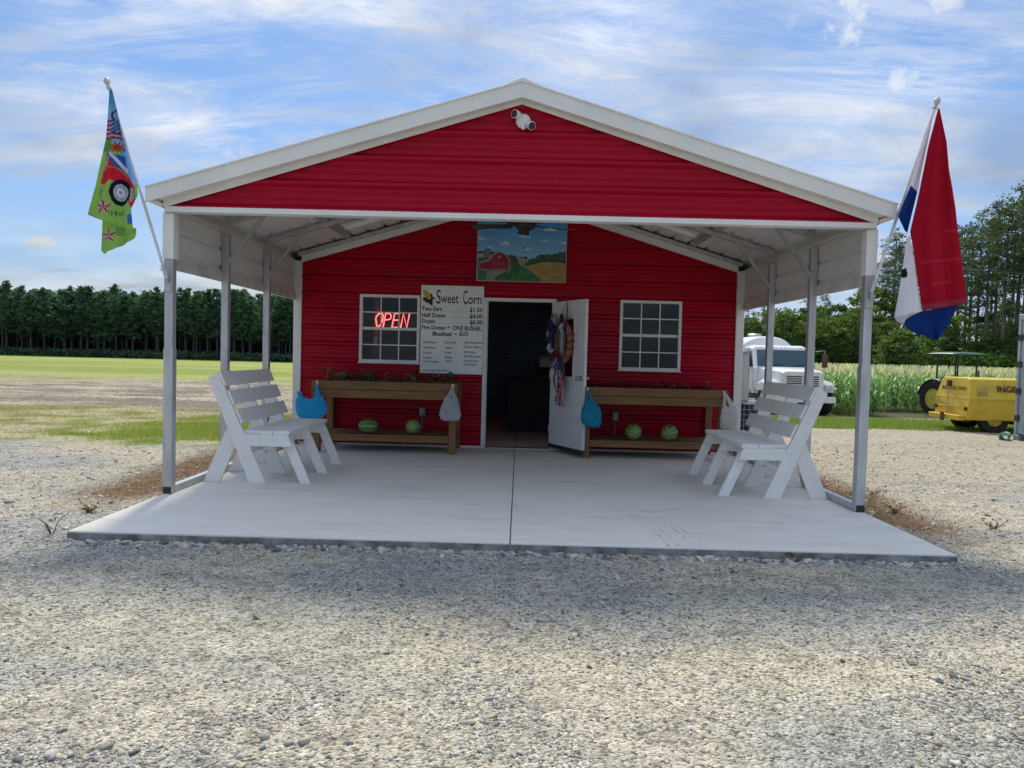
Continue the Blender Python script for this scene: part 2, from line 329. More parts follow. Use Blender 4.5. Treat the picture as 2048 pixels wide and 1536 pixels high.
def ground_col(x, y, Z):
    def c(a): return np.array(a)[None, :]
    def mx(base, col, k): k = np.clip(k, 0, 1)[:, None]; return base*(1-k) + col*k
    n1, n2, n3 = Z['n1'], Z['n2'], Z['n3']
    tan = sstep(0.38, 0.62, fbm(x*0.33+3, y*0.8+1, 4))
    # worn wheel tracks run across the lot and are the bare tan earth between the stones
    track = np.exp(-((y+3.3+0.10*x+0.5*(n3-.5))/0.55)**2)
    b = mx(np.tile(c((0.37, 0.365, 0.33)), (len(x), 1)), c((0.48, 0.445, 0.335)), np.maximum(tan*0.75, track*0.9)*0.9)
    b = mx(b, c((0.30, 0.295, 0.275)), sstep(0.52, 0.75, n2)*0.55)
    b = mx(b, c((0.55, 0.485, 0.36)), sstep(0.48, 0.60, fbm(x*0.7+40, y*1.5+8, 4))*0.6)
    b = mx(b, c((0.47, 0.40, 0.29)), Z['r']*sstep(0, 4, y)*0.65)
    straw = mx(np.tile(c((0.46, 0.40, 0.23)), (len(x), 1)), c((0.24, 0.27, 0.075)), sstep(0.40, 0.68, n2))
    b = mx(b, straw, Z['straw'])
    til = mx(np.tile(c((0.28, 0.235, 0.175)), (len(x), 1)), c((0.50, 0.45, 0.345)), sstep(0.42, 0.70, fbm(x*0.35, y*1.9+7, 4)))
    b = mx(b, til, Z['tilled'])
    fl = mx(np.tile(c((0.27, 0.32, 0.075)), (len(x), 1)), c((0.37, 0.40, 0.11)), sstep(0.35, 0.65, fbm(x*0.05, y*0.16, 3)))
    b = mx(b, fl, Z['field'])
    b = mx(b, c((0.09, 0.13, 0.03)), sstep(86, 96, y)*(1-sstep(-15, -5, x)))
    b = mx(b, c((0.23, 0.29, 0.05)), np.maximum(Z['grass'], Z['strip']))
    b = mx(b, c((0.20, 0.125, 0.07)), Z['dirt'])
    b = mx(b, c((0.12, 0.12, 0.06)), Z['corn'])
    return b
Zg = zones(gxf, gyf)
zg = ground_z(gxf, gyf)
zg += Zg['tilled']*(0.05*np.sin((gyf+0.04*gxf)*2*np.pi/0.85 + 3*Zg['n1']) + 0.10*(Zg['n2']-0.5))*sstep(9, 12, gyf)
zg += 0.030*(fbm(gxf*1.3, gyf*1.3, 3)-0.5)*(1-sstep(10, 16, gyf))*sstep(3.2, 3.6, np.maximum(np.abs(gxf), -gyf*2.2))
inside = (np.abs(gxf) < 3.0) & (gyf > -1.3) & (gyf < 9); zg[inside] = -0.10
nx_, ny_ = len(gx), len(gy); idx = np.arange(nx_*ny_).reshape(ny_, nx_)
gf = np.stack([idx[:-1,:-1], idx[:-1,1:], idx[1:,1:], idx[1:,:-1]], -1).reshape(-1, 4)
M_ground = attr_mat('ground_earth_and_gravel', 'col', 0.95, spec=0.15)
def ground_detail():
    t = M_ground.node_tree; b = t.nodes['Principled BSDF']; src = b.inputs['Base Color'].links[0].from_socket
    g = N(t, 'ShaderNodeNewGeometry')
    v = N(t, 'ShaderNodeTexVoronoi', ins={'Scale': 80.0}); L(t, g.outputs['Position'], v.inputs['Vector'])
    hsv = N(t, 'ShaderNodeSeparateColor'); L(t, v.outputs['Color'], hsv.inputs[0])
    n = N(t, 'ShaderNodeTexNoise', ins={'Scale': 9.0, 'Detail': 5.0, 'Roughness': 0.75}); L(t, g.outputs['Position'], n.inputs['Vector'])
    c = mixc(t, 1.0, src, ramp(t, hsv.outputs[0], [(0.0, 0.25), (0.3, 0.80), (0.6, 1.0), (1.0, 1.35)]), 'MULTIPLY')  # random stone tones; darkest cells also paint in shadows between stones
    c = mixc(t, 1.0, c, ramp(t, n.outputs[0], [(0.3, 0.5), (0.5, 1.0), (0.72, 1.22)]), 'MULTIPLY'); L(t, c, b.inputs['Base Color'])
    h = math_n(t, 'ADD', math_n(t, 'MULTIPLY', v.outputs['Distance'], -0.8), math_n(t, 'MULTIPLY', n.outputs[0], 1.6))
    bp = N(t, 'ShaderNodeBump', ins={'Strength': 0.9, 'Distance': 0.016}); L(t, h, bp.inputs['Height']); L(t, bp.outputs[0], b.inputs['Normal'])
ground_detail()
ground = kind(bulk('ground', np.stack([gxf, gyf, zg], 1), gf, M_ground, cols=ground_col(gxf, gyf, Zg), smooth=True), 'structure')

# ------------------------------------------------------------------ concrete slab with sawn joints
W = 3.08; WALL_Y = 3.92; SLAB_F = -1.433
slab = kind(MB().box(-W+0.01, SLAB_F+0.012, -0.14, W-0.01, 9.15, -0.012).build('concrete_slab', mat('joint_filler', (0.10, 0.10, 0.10), 0.9)), 'structure')
for (x0, x1) in ((-W, -0.004), (0.004, W)):
    for (y0, y1) in ((SLAB_F+0.004, -0.055), (-0.049, WALL_Y-0.07), (WALL_Y-0.064, 9.16)):
        MB().box(x0, y0, -0.13, x1, y1, 0.0).build('slab_panel', M_concrete, slab, bevel=0.006, seg=2)

MB().box(-W-0.001, SLAB_F-0.002, -0.135, W+0.001, SLAB_F+0.003, -0.012).build('slab_edge', mat('dark_formed_concrete', (0.30, 0.29, 0.27), 0.9, 0, 0.3, 7, bump=0.5, bscale=25), slab)  # front edge strip in a darker concrete tone than the panels
M_mark = mat('tyre_scuff', (0.64, 0.605, 0.54), 0.9, 0, 0.25, 9)
for (x0, x1, w) in ((0.80, 1.10, 0.012), (0.86, 1.17, 0.010), (0.98, 1.28, 0.012), (1.03, 1.34, 0.010)):
    MB().grid(lambda u, v: (x1+(x0-x1)*(v**2.2)*0.9 + (u-0.5)*w*(0.6+0.4*math.sin(v*40)), SLAB_F+0.02+1.45*v, 0.0012), 1, 40).build('tyre_mark', M_mark, slab)
for i in range(26):
    r_ = random.Random(i+50); x, y, l, a = r_.uniform(-2.4, 2.4), r_.uniform(-1.2, 2.6), r_.uniform(0.02, 0.14), r_.uniform(-0.5, 0.5)
    MB().add([(x, y, 0.0013), (x+l*math.cos(a), y+l*math.sin(a), 0.0013), (x+l*math.cos(a), y+l*math.sin(a)+0.006, 0.0013), (x+l*0.4*math.cos(a), y+0.012+l*0.4*math.sin(a), 0.0013)], [(0, 1, 2, 3)]).build('scuff', M_mark if i % 3 else mat('dark_scuff', (0.20, 0.19, 0.17), 0.9), slab)
# ------------------------------------------------------------------ the farm stand
T = lambda x: 3.597 - 0.300*abs(x)
RK = lambda x: 3.452 - 0.308*abs(x)
stand = thing('farm_stand', 'red metal farm stand with white trim and open gabled porch on a concrete slab', 'farm stand')
PROF = [(0, .030), (.022, .030), (.050, 0), (.092, 0), (.099, .006), (.108, .006), (.115, 0), (.148, 0), (.155, .006), (.164, .006), (.171, 0), (.202, 0)]
def siding(mp, a0, a1, z0, z1, holes, m, parent, base=0.0, panel=0.912, name='siding_panel', PROF=PROF, pitch=0.228):
    """ribbed sheet: a0/a1 are functions of z, mp maps (along, out, up) to a point, one object per sheet"""
    pz = []
    k = math.floor((z0-base)/pitch)-1
    while base + k*pitch < z1+0.3:
        pz += [(base+k*pitch+a, h) for a, h in PROF]; k += 1
    zs, hs = np.array([p[0] for p in pz]), np.array([p[1] for p in pz])
    cuts = sorted(set([z0, z1] + [z for z in zs if z0 < z < z1] + [c for h in holes for c in h[2:] if z0 < c < z1]))
    q0 = z0
    while q0 < z1-1e-4:
        nb = base + (math.floor((q0-base+0.0105)/panel+1e-6)+1)*panel - 0.01; q1 = min(nb, z1)
        if z1-q1 < 0.08: q1 = z1
        zc = [q0] + [c for c in cuts if q0 < c < q1] + [q1]; b = MB()
        for za, zb in zip(zc, zc[1:]):
            ha, hb = np.interp(za, zs, hs), np.interp(zb, zs, hs); zm = (za+zb)/2
            segs = [[(a0(za), a0(zb)), (a1(za), a1(zb))]]
            for (hx0, hx1, hz0, hz1) in holes:
                if hz0 <= zm <= hz1:
                    new = []
                    for s_ in segs:
                        if s_[0][0] < hx0 < s_[1][0] and s_[0][0] < hx1 < s_[1][0]: new += [[s_[0], (hx0, hx0)], [(hx1, hx1), s_[1]]]
                        else: new.append(s_)
                    segs = new
            for (la, lb), (ra, rb) in segs:
                if ra-la < 1e-3 and rb-lb < 1e-3: continue
                b.add([mp(la, ha, za), mp(ra, ha, za), mp(rb, hb, zb), mp(lb, hb, zb)], [(0, 1, 2, 3)])
        o = b.build(name, m, parent, solid=0.0)
        q0 = q1
# porch wall
WIN = [(-2.176, -1.355, 1.154, 2.078), (1.401, 2.236, 1.134, 2.083)]; DOOR = (-0.44, 0.495, -0.1, 2.055)
front = lambda a, h, z: (a, WALL_Y-0.004-h, z)
def wall_edge(sg):
    return lambda z: sg*min(3.0, max(0.0, (3.435-z)/0.300))
siding(front, wall_edge(-1), wall_edge(1), 0.015, 3.43, [tuple(w) for w in WIN] + [DOOR], M_red, stand, base=0.015)
# gable above the porch beam
gab = lambda a, h, z: (a, -0.012-h, z)
siding(gab, lambda z: -min(3.0, max(0, (3.472-z)/0.308)), lambda z: min(3.0, max(0, (3.472-z)/0.308)), 2.495, 3.47, [], M_red, stand, base=2.50)
# side walls and rear wall of the closed part
for sg in (-1, 1):
    siding(lambda a, h, z, sg=sg: (sg*(3.055+h), a, z), lambda z: WALL_Y+0.04, lambda z: 9.1, 0.015, 2.55, [], M_red, stand, base=0.015)
siding(lambda a, h, z: (a, 9.1+h, z), wall_edge(-1), wall_edge(1), 0.015, 3.43, [], M_red, stand, base=0.015)
part('inner_wall', stand, mat('inner_lining', (0.16, 0.17, 0.19), 0.8), (-3.02, WALL_Y+0.03, 0.004, -3.0, 9.05, 2.6), (3.0, WALL_Y+0.03, 0.004, 3.02, 9.05, 2.6), (-3.0, 9.02, 0.004, 3.0, 9.06, 3.4))
def screws(pts, name='screws'):
    b = MB()
    for (x, y, z) in pts: b.lathe([(0.0075, 0.0), (0.0075, -0.004), (0.0, -0.006)], 6, (x, y, z), 'y')
    kind(b.build(name, mat('screw_red', (0.22, 0.01, 0.02), 0.3), stand), 'stuff')
screws([(x, -0.0125, z) for z in (2.56, 2.79, 3.02, 3.25) for x in np.arange(-2.7, 2.71, 0.6) if abs(x) < (3.40-z)/0.308])
screws([(x, WALL_Y-0.0045, z) for z in np.arange(0.075, 3.2, 0.228) for x in np.arange(-2.85, 2.86, 0.57) if abs(x) < (3.38-z)/0.3 and not any(h[0]-0.05 < x < h[1]+0.05 and h[2]-0.05 < z < h[3]+0.05 for h in WIN+[DOOR])])
# roof sheets: ribs run with the ridge
for sg in (-1, 1):
    b = MB(); prof = []
    s_ = 0.02
    while s_ < 3.17:
        for a, h in PROF:
            if s_+a < 3.17: prof.append((s_+a, h))
        s_ += 0.228
    prof.append((3.17, 0))
    for (xa, ha), (xb, hb) in zip(prof, prof[1:]):
        b.add([(sg*xa, -0.135, T(xa)-0.028+ha), (sg*xb, -0.135, T(xb)-0.028+hb), (sg*xb, 9.3, T(xb)-0.028+hb), (sg*xa, 9.3, T(xa)-0.028+ha)], [(0, 1, 2, 3)])
    b.build('roof_sheet', M_under, stand, solid=0.003)
cap = MB().prism([(-0.19, T(0.19)-0.004), (-0.19, T(0.19)+0.016), (0, 3.632), (0.19, T(0.19)+0.016), (0.19, T(0.19)-0.004), (0, 3.600)], 'y', -0.158, 9.31).build('ridge_cap', M_white, stand, bevel=0.003)
for sg in (-1, 1):
    MB().prism([(0, T(0)), (sg*3.18, T(3.18)), (sg*3.18, T(3.18)-0.125), (0, T(0)-0.13)], 'y', -0.152, -0.137).build('fascia', M_white, stand, bevel=0.003)
    MB().prism([(0, T(0)+0.012), (sg*3.185, T(3.185)+0.012), (sg*3.185, T(3.185)-0.003), (0, T(0)-0.003)], 'y', -0.165, -0.10).build('rake_lip', M_white, stand, bevel=0.002)
    MB().prism([(0, T(0)-0.118), (sg*3.16, T(3.16)-0.112), (sg*3.16, T(3.16)-0.122), (0, T(0)-0.128)], 'y', -0.136, -0.0555).build('soffit', M_white, stand)
    MB().prism([(0, RK(0)-0.012+0.06), (sg*3.07, RK(3.07)+0.048), (sg*3.07, RK(3.07)-0.012), (0, RK(0)-0.012)], 'y', -0.054, -0.0445).build('rake_trim', M_white, stand)
    MB().box(sg*3.165, -0.136, T(3.18)-0.112, sg*3.181, 9.3, T(3.18)+0.006).build('eave_trim', M_white, stand, bevel=0.002)
    MB().box(sg*3.085, -0.136, 2.53, sg*3.164, 9.3, 2.536).build('eave_soffit', M_white, stand)
    # side skirt above the open bays
    siding(lambda a, h, z, sg=sg: (sg*(3.083+h*0.8), a, z), lambda z: 0.0, lambda z: WALL_Y+0.02, 2.005, 2.54, [], mat('skirt_sheet', (0.74, 0.715, 0.67), 0.5, 0, 0.05, 1), stand, base=2.13, panel=2.0, name='skirt_panel', PROF=[(0, .022), (.014, .022), (.022, 0), (.17, 0), (.178, .022)], pitch=0.192)
    MB().box(sg*3.070, 0.08, 1.985, sg*3.104, WALL_Y-0.04, 2.085).build('skirt_trim', mat('skirt_trim_paint', (0.66, 0.64, 0.59), 0.45), stand, bevel=0.003)
# posts, rails, rafters and braces of the porch frame
for sg in (-1, 1):
    for i, y in enumerate((0.0375, 1.31, 2.615)):
        p = MB().box(sg*3.08, y-0.0375, 0.0 if i == 0 else 0.064, sg*3.006, y+0.0375, 2.47).build('post', M_galv, stand, bevel=0.006, seg=2)
        if i == 0:
            MB().box(sg*3.084, y-0.042, 0.062, sg*3.002, y+0.042, 1.28).build('post_sleeve', M_galv, p, bevel=0.004)
            MB().box(sg*3.0795, y-0.040, 0.002, sg*3.0065, y-0.0385, 0.06).build('end_cap', M_dark, p)
        else:
            MB().bar((sg*3.0, y-0.02, 2.20), (sg*2.63, y-0.02, 2.70), 0.036, 0.036, ext=0.02).build('knee_brace', M_galv, stand, bevel=0.003)
    MB().box(sg*3.078, 0.076, 0.001, sg*3.010, WALL_Y-0.03, 0.062).build('base_rail', M_galv, stand, bevel=0.005)
    MB().box(sg*3.092, -0.016, 2.06, sg*2.996, 0.09, 2.456).build('post_wrap', M_white, stand, bevel=0.003)
    for y in (0.05, 1.31, 2.615, 3.88):
        MB().bar((sg*3.04, y, T(3.04)-0.085), (0, y, T(0)-0.085), 0.06, 0.055).build('rafter', M_galv, stand, bevel=0.004)
    for x in (2.35, 1.25, 0.3):
        MB().prism([(sg*(x-0.05), T(x-0.05)-0.036), (sg*(x-0.025), T(x-0.025)-0.056), (sg*(x+0.025), T(x+0.025)-0.056), (sg*(x+0.05), T(x+0.05)-0.036)], 'y', 0.09, WALL_Y-0.08).build('hat_channel', M_galv, stand)
    MB().box(sg*3.095, WALL_Y-0.040, 0.0, sg*2.985, WALL_Y+0.04, 2.52).build('corner_trim', M_white, stand, bevel=0.004)
    MB().prism([(sg*2.985, T(2.985)-0.115), (0, T(0)-0.115), (0, T(0)-0.205), (sg*2.985, T(2.985)-0.205)], 'y', WALL_Y-0.06, WALL_Y-0.0225).build('wall_rake_trim', M_white, stand)
for y in (1.31, 2.615):
    MB().bar((-0.62, y, T(0.62)-0.13), (0.62, y, T(0.62)-0.13), 0.045, 0.045).build('collar_tie', M_galv, stand, bevel=0.003)
MB().box(-3.06, -0.056, 2.460, 3.06, 0.062, 2.507).build('porch_beam', M_white, stand, bevel=0.004)
part('foot_trim', stand, M_white, (-2.98, WALL_Y-0.044, 0.001, -0.48, WALL_Y-0.036, 0.03), (0.53, WALL_Y-0.044, 0.001, 2.98, WALL_Y-0.036, 0.03))
# windows
def window(x0, x1, z0, z1, blind):
    b = MB(); y0, y1 = WALL_Y-0.045, WALL_Y+0.03; fw = 0.035
    for q in ((x0-0.006, z0-0.006, x0+fw, z1+0.006), (x1-fw, z0-0.006, x1+0.006, z1+0.006), (x0+fw, z1-fw, x1-fw, z1+0.006), (x0+fw, z0-0.006, x1-fw, z0+fw)): b.box(q[0], y0, q[1], q[2], y1, q[3])
    w = b.build('window', M_vinyl, stand, bevel=0.004)
    zm = (z0+z1)/2
    MB().box(x0+fw, y0+0.012, zm-0.02, x1-fw, y1-0.01, zm+0.02).build('meeting_rail', M_vinyl, w, bevel=0.003)
    MB().box(x0-0.02, y0-0.012, z0-0.02, x1+0.02, y0+0.002, z0-0.004).build('sill', M_vinyl, w, bevel=0.003)
    cw = (x1-x0-2*fw)/3
    for (za, zb, yo) in ((z0+fw, zm-0.02, 0.03), (zm+0.02, z1-fw, 0.022)):
        zc = (za+zb)/2
        for i in (1, 2): MB().box(x0+fw+i*cw-0.008, y0+yo, za, x0+fw+i*cw+0.008, y0+yo+0.012, zb).build('muntin', M_vinyl, w)
        for i in range(3):
            xa, xb = x0+fw+i*cw+0.008*(i > 0), x0+fw+(i+1)*cw-0.008*(i < 2)
            MB().box(xa, y0+yo+0.0005, zc-0.008, xb, y0+yo+0.0115, zc+0.008).build('muntin', M_vinyl, w)
            for (q0, q1) in ((za, zc-0.008), (zc+0.008, zb)): MB().box(xa+0.0005, y0+yo+0.004, q0+0.0005, xb-0.0005, y0+yo+0.008, q1-0.0005).build('pane', M_glass, w)
    return w
window(*WIN[0], True); window(*WIN[1], False)
# door opening and the leaf swung out
fr = MB().box(-0.475, WALL_Y-0.04, 0.0, -0.425, WALL_Y+0.10, 2.03).box(0.48, WALL_Y-0.04, 0.0, 0.525, WALL_Y+0.10, 2.03).box(-0.475, WALL_Y-0.04, 2.03, 0.525, WALL_Y+0.10, 2.075).build('door_frame', M_vinyl, stand, bevel=0.003)
MB().box(-0.424, WALL_Y+0.0, 0.0, -0.412, WALL_Y+0.05, 2.03).build('stop', M_vinyl, fr); MB().box(-0.425, WALL_Y-0.05, 0.001, 0.48, WALL_Y+0.1, 0.014).build('threshold', M_steel, fr)
M_doorw = mat('door_paint', (0.72, 0.735, 0.73), 0.45, 0, 0.04, 2)
leaf = MB()
LW, Z0, Z1 = 0.86, 0.10, 2.03; wx0, wx1, wz0, wz1 = 0.27, 0.60, 1.02, 1.80
for q in ((0, Z0, wx0, Z1), (wx1, Z0, LW, Z1), (wx0, wz1, wx1, Z1), (wx0, Z0, wx1, wz0)): leaf.box(q[0], -0.022, q[1], q[2], 0.022, q[3])
leaf = leaf.build('door', M_doorw, stand); leaf.location = (0.482, WALL_Y-0.055, 0); leaf.rotation_euler = (0, 0, math.atan2(-0.89, 0.455))
lf = MB()
for q in ((wx0-0.03, wz0-0.03, wx1+0.03, wz0+0.012), (wx0-0.03, wz1-0.012, wx1+0.03, wz1+0.03), (wx0-0.03, wz0, wx0+0.012, wz1), (wx1-0.012, wz0, wx1+0.03, wz1)): lf.box(q[0], -0.032, q[1], q[2], 0.032, q[3])
lf.build('lite_frame', M_doorw, leaf, bevel=0.004); MB().box(wx0+0.001, -0.003, wz0+0.001, wx1-0.001, 0.003, wz1-0.001).build('pane', M_glass, leaf)
MB().box(0.002, -0.026, 0.045, LW-0.002, 0.026, 0.10).build('door_sweep', M_dark, leaf)
MB().box(LW-0.001, -0.014, 0.93, LW+0.002, 0.014, 1.13).build('latch_plate', M_steel, leaf)
for sg in (-1, 1):
    MB().lathe([(0.030, 0), (0.030, 0.008), (0.012, 0.012), (0.012, 0.035), (0.026, 0.045), (0.030, 0.060), (0.022, 0.072), (0.0, 0.074)], 18).build('knob', M_steel, leaf, smooth=True).matrix_local = Matrix.Translation((0.795, sg*0.022, 1.02)) @ Matrix.Rotation(R(-90*sg), 4, 'X')
for z in (0.3, 1.05, 1.8): MB().tube([(0.0, -0.028, z-0.05), (0.0, -0.028, z+0.05)], 0.008, 8).build('hinge', M_steel, leaf, smooth=True)
# ------------------------------------------------------------------ inside the stand
sh = thing('roll_up_shutter', 'dark blue ribbed roll-up shutter at the back of the stand, seen through the doorway', 'shutter', (0.55, 8.9, 0))
M_shut = mat('shutter_blue', (0.085, 0.18, 0.27), 0.4, 0.2, 0.1, 2)
for i in range(38): MB().prism([(0, 0.012+i*0.062), (-0.014, 0.022+i*0.062), (-0.014, 0.048+i*0.062), (0, 0.0725+i*0.062)], 'x', -1.5, 1.5).build('slat', M_shut, sh)
part('guide_rail', sh, M_galv, (-1.56, -0.03, 0, -1.50, 0.03, 2.4), (1.50, -0.03, 0, 1.56, 0.03, 2.4))
ct = thing('sales_counter', 'dark sales counter with things piled on it, deep inside the doorway', 'counter', (0.55, 6.6, 0.0))
M_ctr = mat('counter_dark', (0.03, 0.03, 0.045), 0.7)
part('front_panel', ct, M_ctr, (-0.7, -0.3, 0.001, 0.7, -0.26, 0.86)); part('side_panel', ct, M_ctr, (-0.7, -0.259, 0.001, -0.66, 0.3, 0.86), (0.66, -0.259, 0.001, 0.7, 0.3, 0.86)); part('counter_top', ct, M_ctr, (-0.74, -0.34, 0.861, 0.74, 0.34, 0.9), bevel=0.005)
rg = thing('cash_register', 'dark cash register with a pale display on the counter inside', 'register', (0.50, 6.55, 0.90))
MB().prism([(-0.2, 0.001), (0.2, 0.001), (0.2, 0.22), (0.02, 0.2), (-0.2, 0.07)], 'x', -0.2, 0.2).build('case', M_dark, rg, bevel=0.01)
MB().prism([(0.03, 0.2), (0.12, 0.21), (0.10, 0.38), (0.06, 0.38)], 'x', -0.12, 0.12).build('display', mat('pale_display', (0.5, 0.52, 0.55), 0.4), rg, bevel=0.006)

# ------------------------------------------------------------------ fixtures on the porch
for sg, lab in ((-1, 'long white tube light under the porch roof above the glowing sign'), (1, 'long white tube light under the porch roof above the half-hidden bench')):
    f = thing('tube_light', lab, 'light', (sg*1.58, 2.9, T(1.58)-0.11), 0, 'tube lights under the porch roof')
    f.rotation_euler = (0, sg*math.atan(0.30), 0)
    MB().box(-0.62, -0.035, 0, 0.62, 0.035, 0.03).build('housing', M_white, f, bevel=0.004)
    MB().prism([(-0.032, 0), (-0.026, -0.026), (0, -0.036), (0.026, -0.026), (0.032, 0)], 'x', -0.6, 0.6).build('diffuser', mat('diffuser_plastic', (0.85, 0.85, 0.83), 0.3, 0, 0), f)
    for e in (-1, 1): MB().box(e*0.60, -0.04, -0.038, e*0.63, 0.04, 0.031).build('end_cap', M_white, f)
    for e in (-0.4, 0.4): MB().box(e-0.02, -0.01, 0.03, e+0.02, 0.01, 0.082).build('hanger', M_galv, f)
fan = thing('ceiling_fan', 'dark ceiling fan with pull chain hanging in front of the farm painting', 'fan', (0.06, 1.9, 2.68))
M_fan = mat('fan_bronze', (0.030, 0.027, 0.028), 0.4, 0.3, 0.1, 5)
MB().lathe([(0.0, 0), (0.07, 0.006), (0.11, 0.03), (0.12, 0.06), (0.115, 0.12), (0.07, 0.15), (0.03, 0.16)], 28).build('motor', M_fan, fan, smooth=True)
MB().tube([(0, 0, 0.15), (0, 0, 0.80)], 0.013, 10).build('downrod', M_fan, fan, smooth=True)
MB().lathe([(0.06, 0.80), (0.055, 0.74), (0.015, 0.70)], 20).build('canopy', M_fan, fan, smooth=True)
for k in range(5):
    a = R(20+72*k); ca, sa = math.cos(a), math.sin(a); b = MB()
    def bl(u, v): 
        r = 0.16+0.46*u; w = (v-0.5)*(0.11+0.03*u); return (r*ca-w*sa, r*sa+w*ca, 0.055+w*0.2)
    b.grid(bl, 5, 2).build('blade', M_fan, fan, solid=0.008)
    MB().bar((0.08*ca, 0.08*sa, 0.07), (0.20*ca, 0.20*sa, 0.055), 0.03, 0.008).build('blade_iron', M_fan, fan)
MB().tube([(0, 0, 0.0), (0, 0, -0.17)], 0.0018, 5).build('pull_chain', M_steel, fan); MB().lathe([(0.002, -0.205), (0.007, -0.20), (0.006, -0.175), (0.002, -0.17)], 10).build('chain_knob', M_fan, fan)
fl = thing('security_light', 'white twin-head security light on the red gable under the ridge', 'light', (0.015, -0.032, 3.30)); fl.scale = (0.86, 0.86, 0.86)
MB().lathe([(0.072, 0), (0.072, -0.016), (0.055, -0.03), (0.0, -0.034)], 24, axis='y').build('base', M_white, fl, smooth=True)
for (x, z, dx, dz) in ((-0.06, 0.052, -0.7, -0.05), (0.062, -0.042, 0.55, -0.55)):
    d = Vector((dx, -0.9, dz)).normalized(); p = Vector((x, -0.045, z))
    MB().tube([(x*0.5, -0.02, z*0.5), tuple(p)], 0.016, 10).build('arm', M_white, fl, smooth=True)
    h = MB().tube([p-d*0.035, p-d*0.02, p+d*0.035, p+d*0.05], [0.022, 0.036, 0.042, 0.042], 18).build('lamp_head', M_white, fl, smooth=True)
    MB().tube([p+d*0.0505, p+d*0.053], [0.037, 0.037], 18).build('lens', M_dark, h)
MB().tube([(0.0, -0.03, -0.06), (0.0, -0.05, -0.085)], [0.022, 0.015], 12).build('motion_sensor', M_white, fl, smooth=True)
for x, lab in ((-1.286, 'grey outlet box on the red wall behind the striped melons'), (1.366, 'grey outlet box on the red wall left of the speckled melons')):
    ob = thing('outlet_box', lab, 'outlet', (x, WALL_Y-0.036, 0.49), 0, 'outlet boxes on the porch wall')
    M_gbox = mat('grey_plastic', (0.16, 0.165, 0.17), 0.45)
    MB().box(-0.045, -0.05, -0.065, 0.045, 0.0, 0.065).build('box', M_gbox, ob, bevel=0.005); MB().box(-0.036, -0.068, -0.055, 0.036, -0.0505, 0.055).build('cover', mat('clear_cover', (0.30, 0.31, 0.33), 0.25), ob, bevel=0.008)
    MB().tube([(0.0, -0.02, -0.065), (0, -0.02, -0.45)], 0.009, 8).build('conduit', M_gbox, ob)

# ------------------------------------------------------------------ price board
pb = thing('price_board', 'white corn price board with black lettering between the lit window and the door', 'sign', (0, WALL_Y-0.052, 0))
M_board = mat('board_white', (0.85, 0.855, 0.82), 0.45, 0, 0.04, 2)
BX = lambda cx, cy: -1.5005+0.000897*cx+0.00002*cy
BZ = lambda cx, cy: 2.2916+0.000022*cx-0.0008946*cy
MB().prism([(BX(180, 78), BZ(180, 78)), (BX(1140, 103), BZ(1140, 103)), (BX(1108, 1452), BZ(1108, 1452)), (BX(152, 1425), BZ(152, 1425))], 'y', 0.0, 0.010).build('board', M_board, pb)
def bt(s, cx, cy, h, width=None, shear=0.0, bold=0.0, m=M_black, maxw=None, tilt=0.012):
    size = h*0.000895/0.70
    o = text(s, size, m, pb, (BX(cx, cy), -0.001, BZ(cx, cy)), (R(90), 0, 0), bold=bold, shear=shear); o.rotation_euler = (R(90), -tilt+0.012, 0)
    if width:
        w = max(v.co.x for v in o.data.vertices) - min(v.co.x for v in o.data.vertices); o.scale = (width*0.000897/w, 1, 1)
    return o
bt('S', 400, 362, 215, 70, bold=0.0012); bt('weet', 480, 352, 150, 270, bold=0.0014); bt('C', 812, 370, 210, 68, bold=0.0012); bt('orn', 890, 368, 150, 205, bold=0.0014)
for i, (a, p, wa, y) in enumerate((('Two Ears', '$1.50', 310, 468), ('Half Dozen', '$4.00', 360, 566), ('Dozen', '$6.00', 200, 658))):
    bt(a, 184, y, 62, wa, bold=0.0020); bt(p, 918, y+22, 66, 194, bold=0.0022)
    xd = 184+wa+14
    while xd < 905: bt('.', xd, y+6+(xd-300)*0.012, 40, None); xd += 15
bt('Five Dozen', 177, 752, 60, 362, bold=0.0020); bt('=', 572, 752, 46, 40, bold=0.002); bt('ONE BUSHEL', 660, 768, 66, 440, bold=0.0022)
bt('Bushel', 346, 852, 62, 288, bold=0.0022); bt('=', 680, 852, 50, 40, bold=0.001); bt('$25', 755, 852, 60, 135, bold=0.0018)
M_pen = mat('marker_pen', (0.06, 0.06, 0.06), 0.7, 0, 0)
for s, x, y, w in (('Watermelon', 200, 966, 205), ('Cantaloupe', 198, 1046, 190), ('Tomatoes', 198, 1128, 130), ('Cucumbers', 192, 1202, 140), ('Cherry Tomatoes', 205, 1262, 225),
                   ('Yellow Onions', 525, 972, 180), ('Squash', 545, 1050, 105), ('Zucchini', 532, 1128, 105), ('Bell Pepper', 540, 1200, 112), ('Potatoes', 540, 1256, 105),
                   ('Yellow Baby Potatoes', 820, 972, 300), ('Green Beans', 815, 1040, 285), ('White Potatoes', 818, 1120, 190), ('White Baby Potatoes', 820, 1184, 270), ('Green Bell Peppers', 822, 1254, 225), ('Red Bell Peppers', 820, 1310, 190)):
    bt(s, x, y, 34, w, shear=0.35, bold=0.0005, m=M_pen)
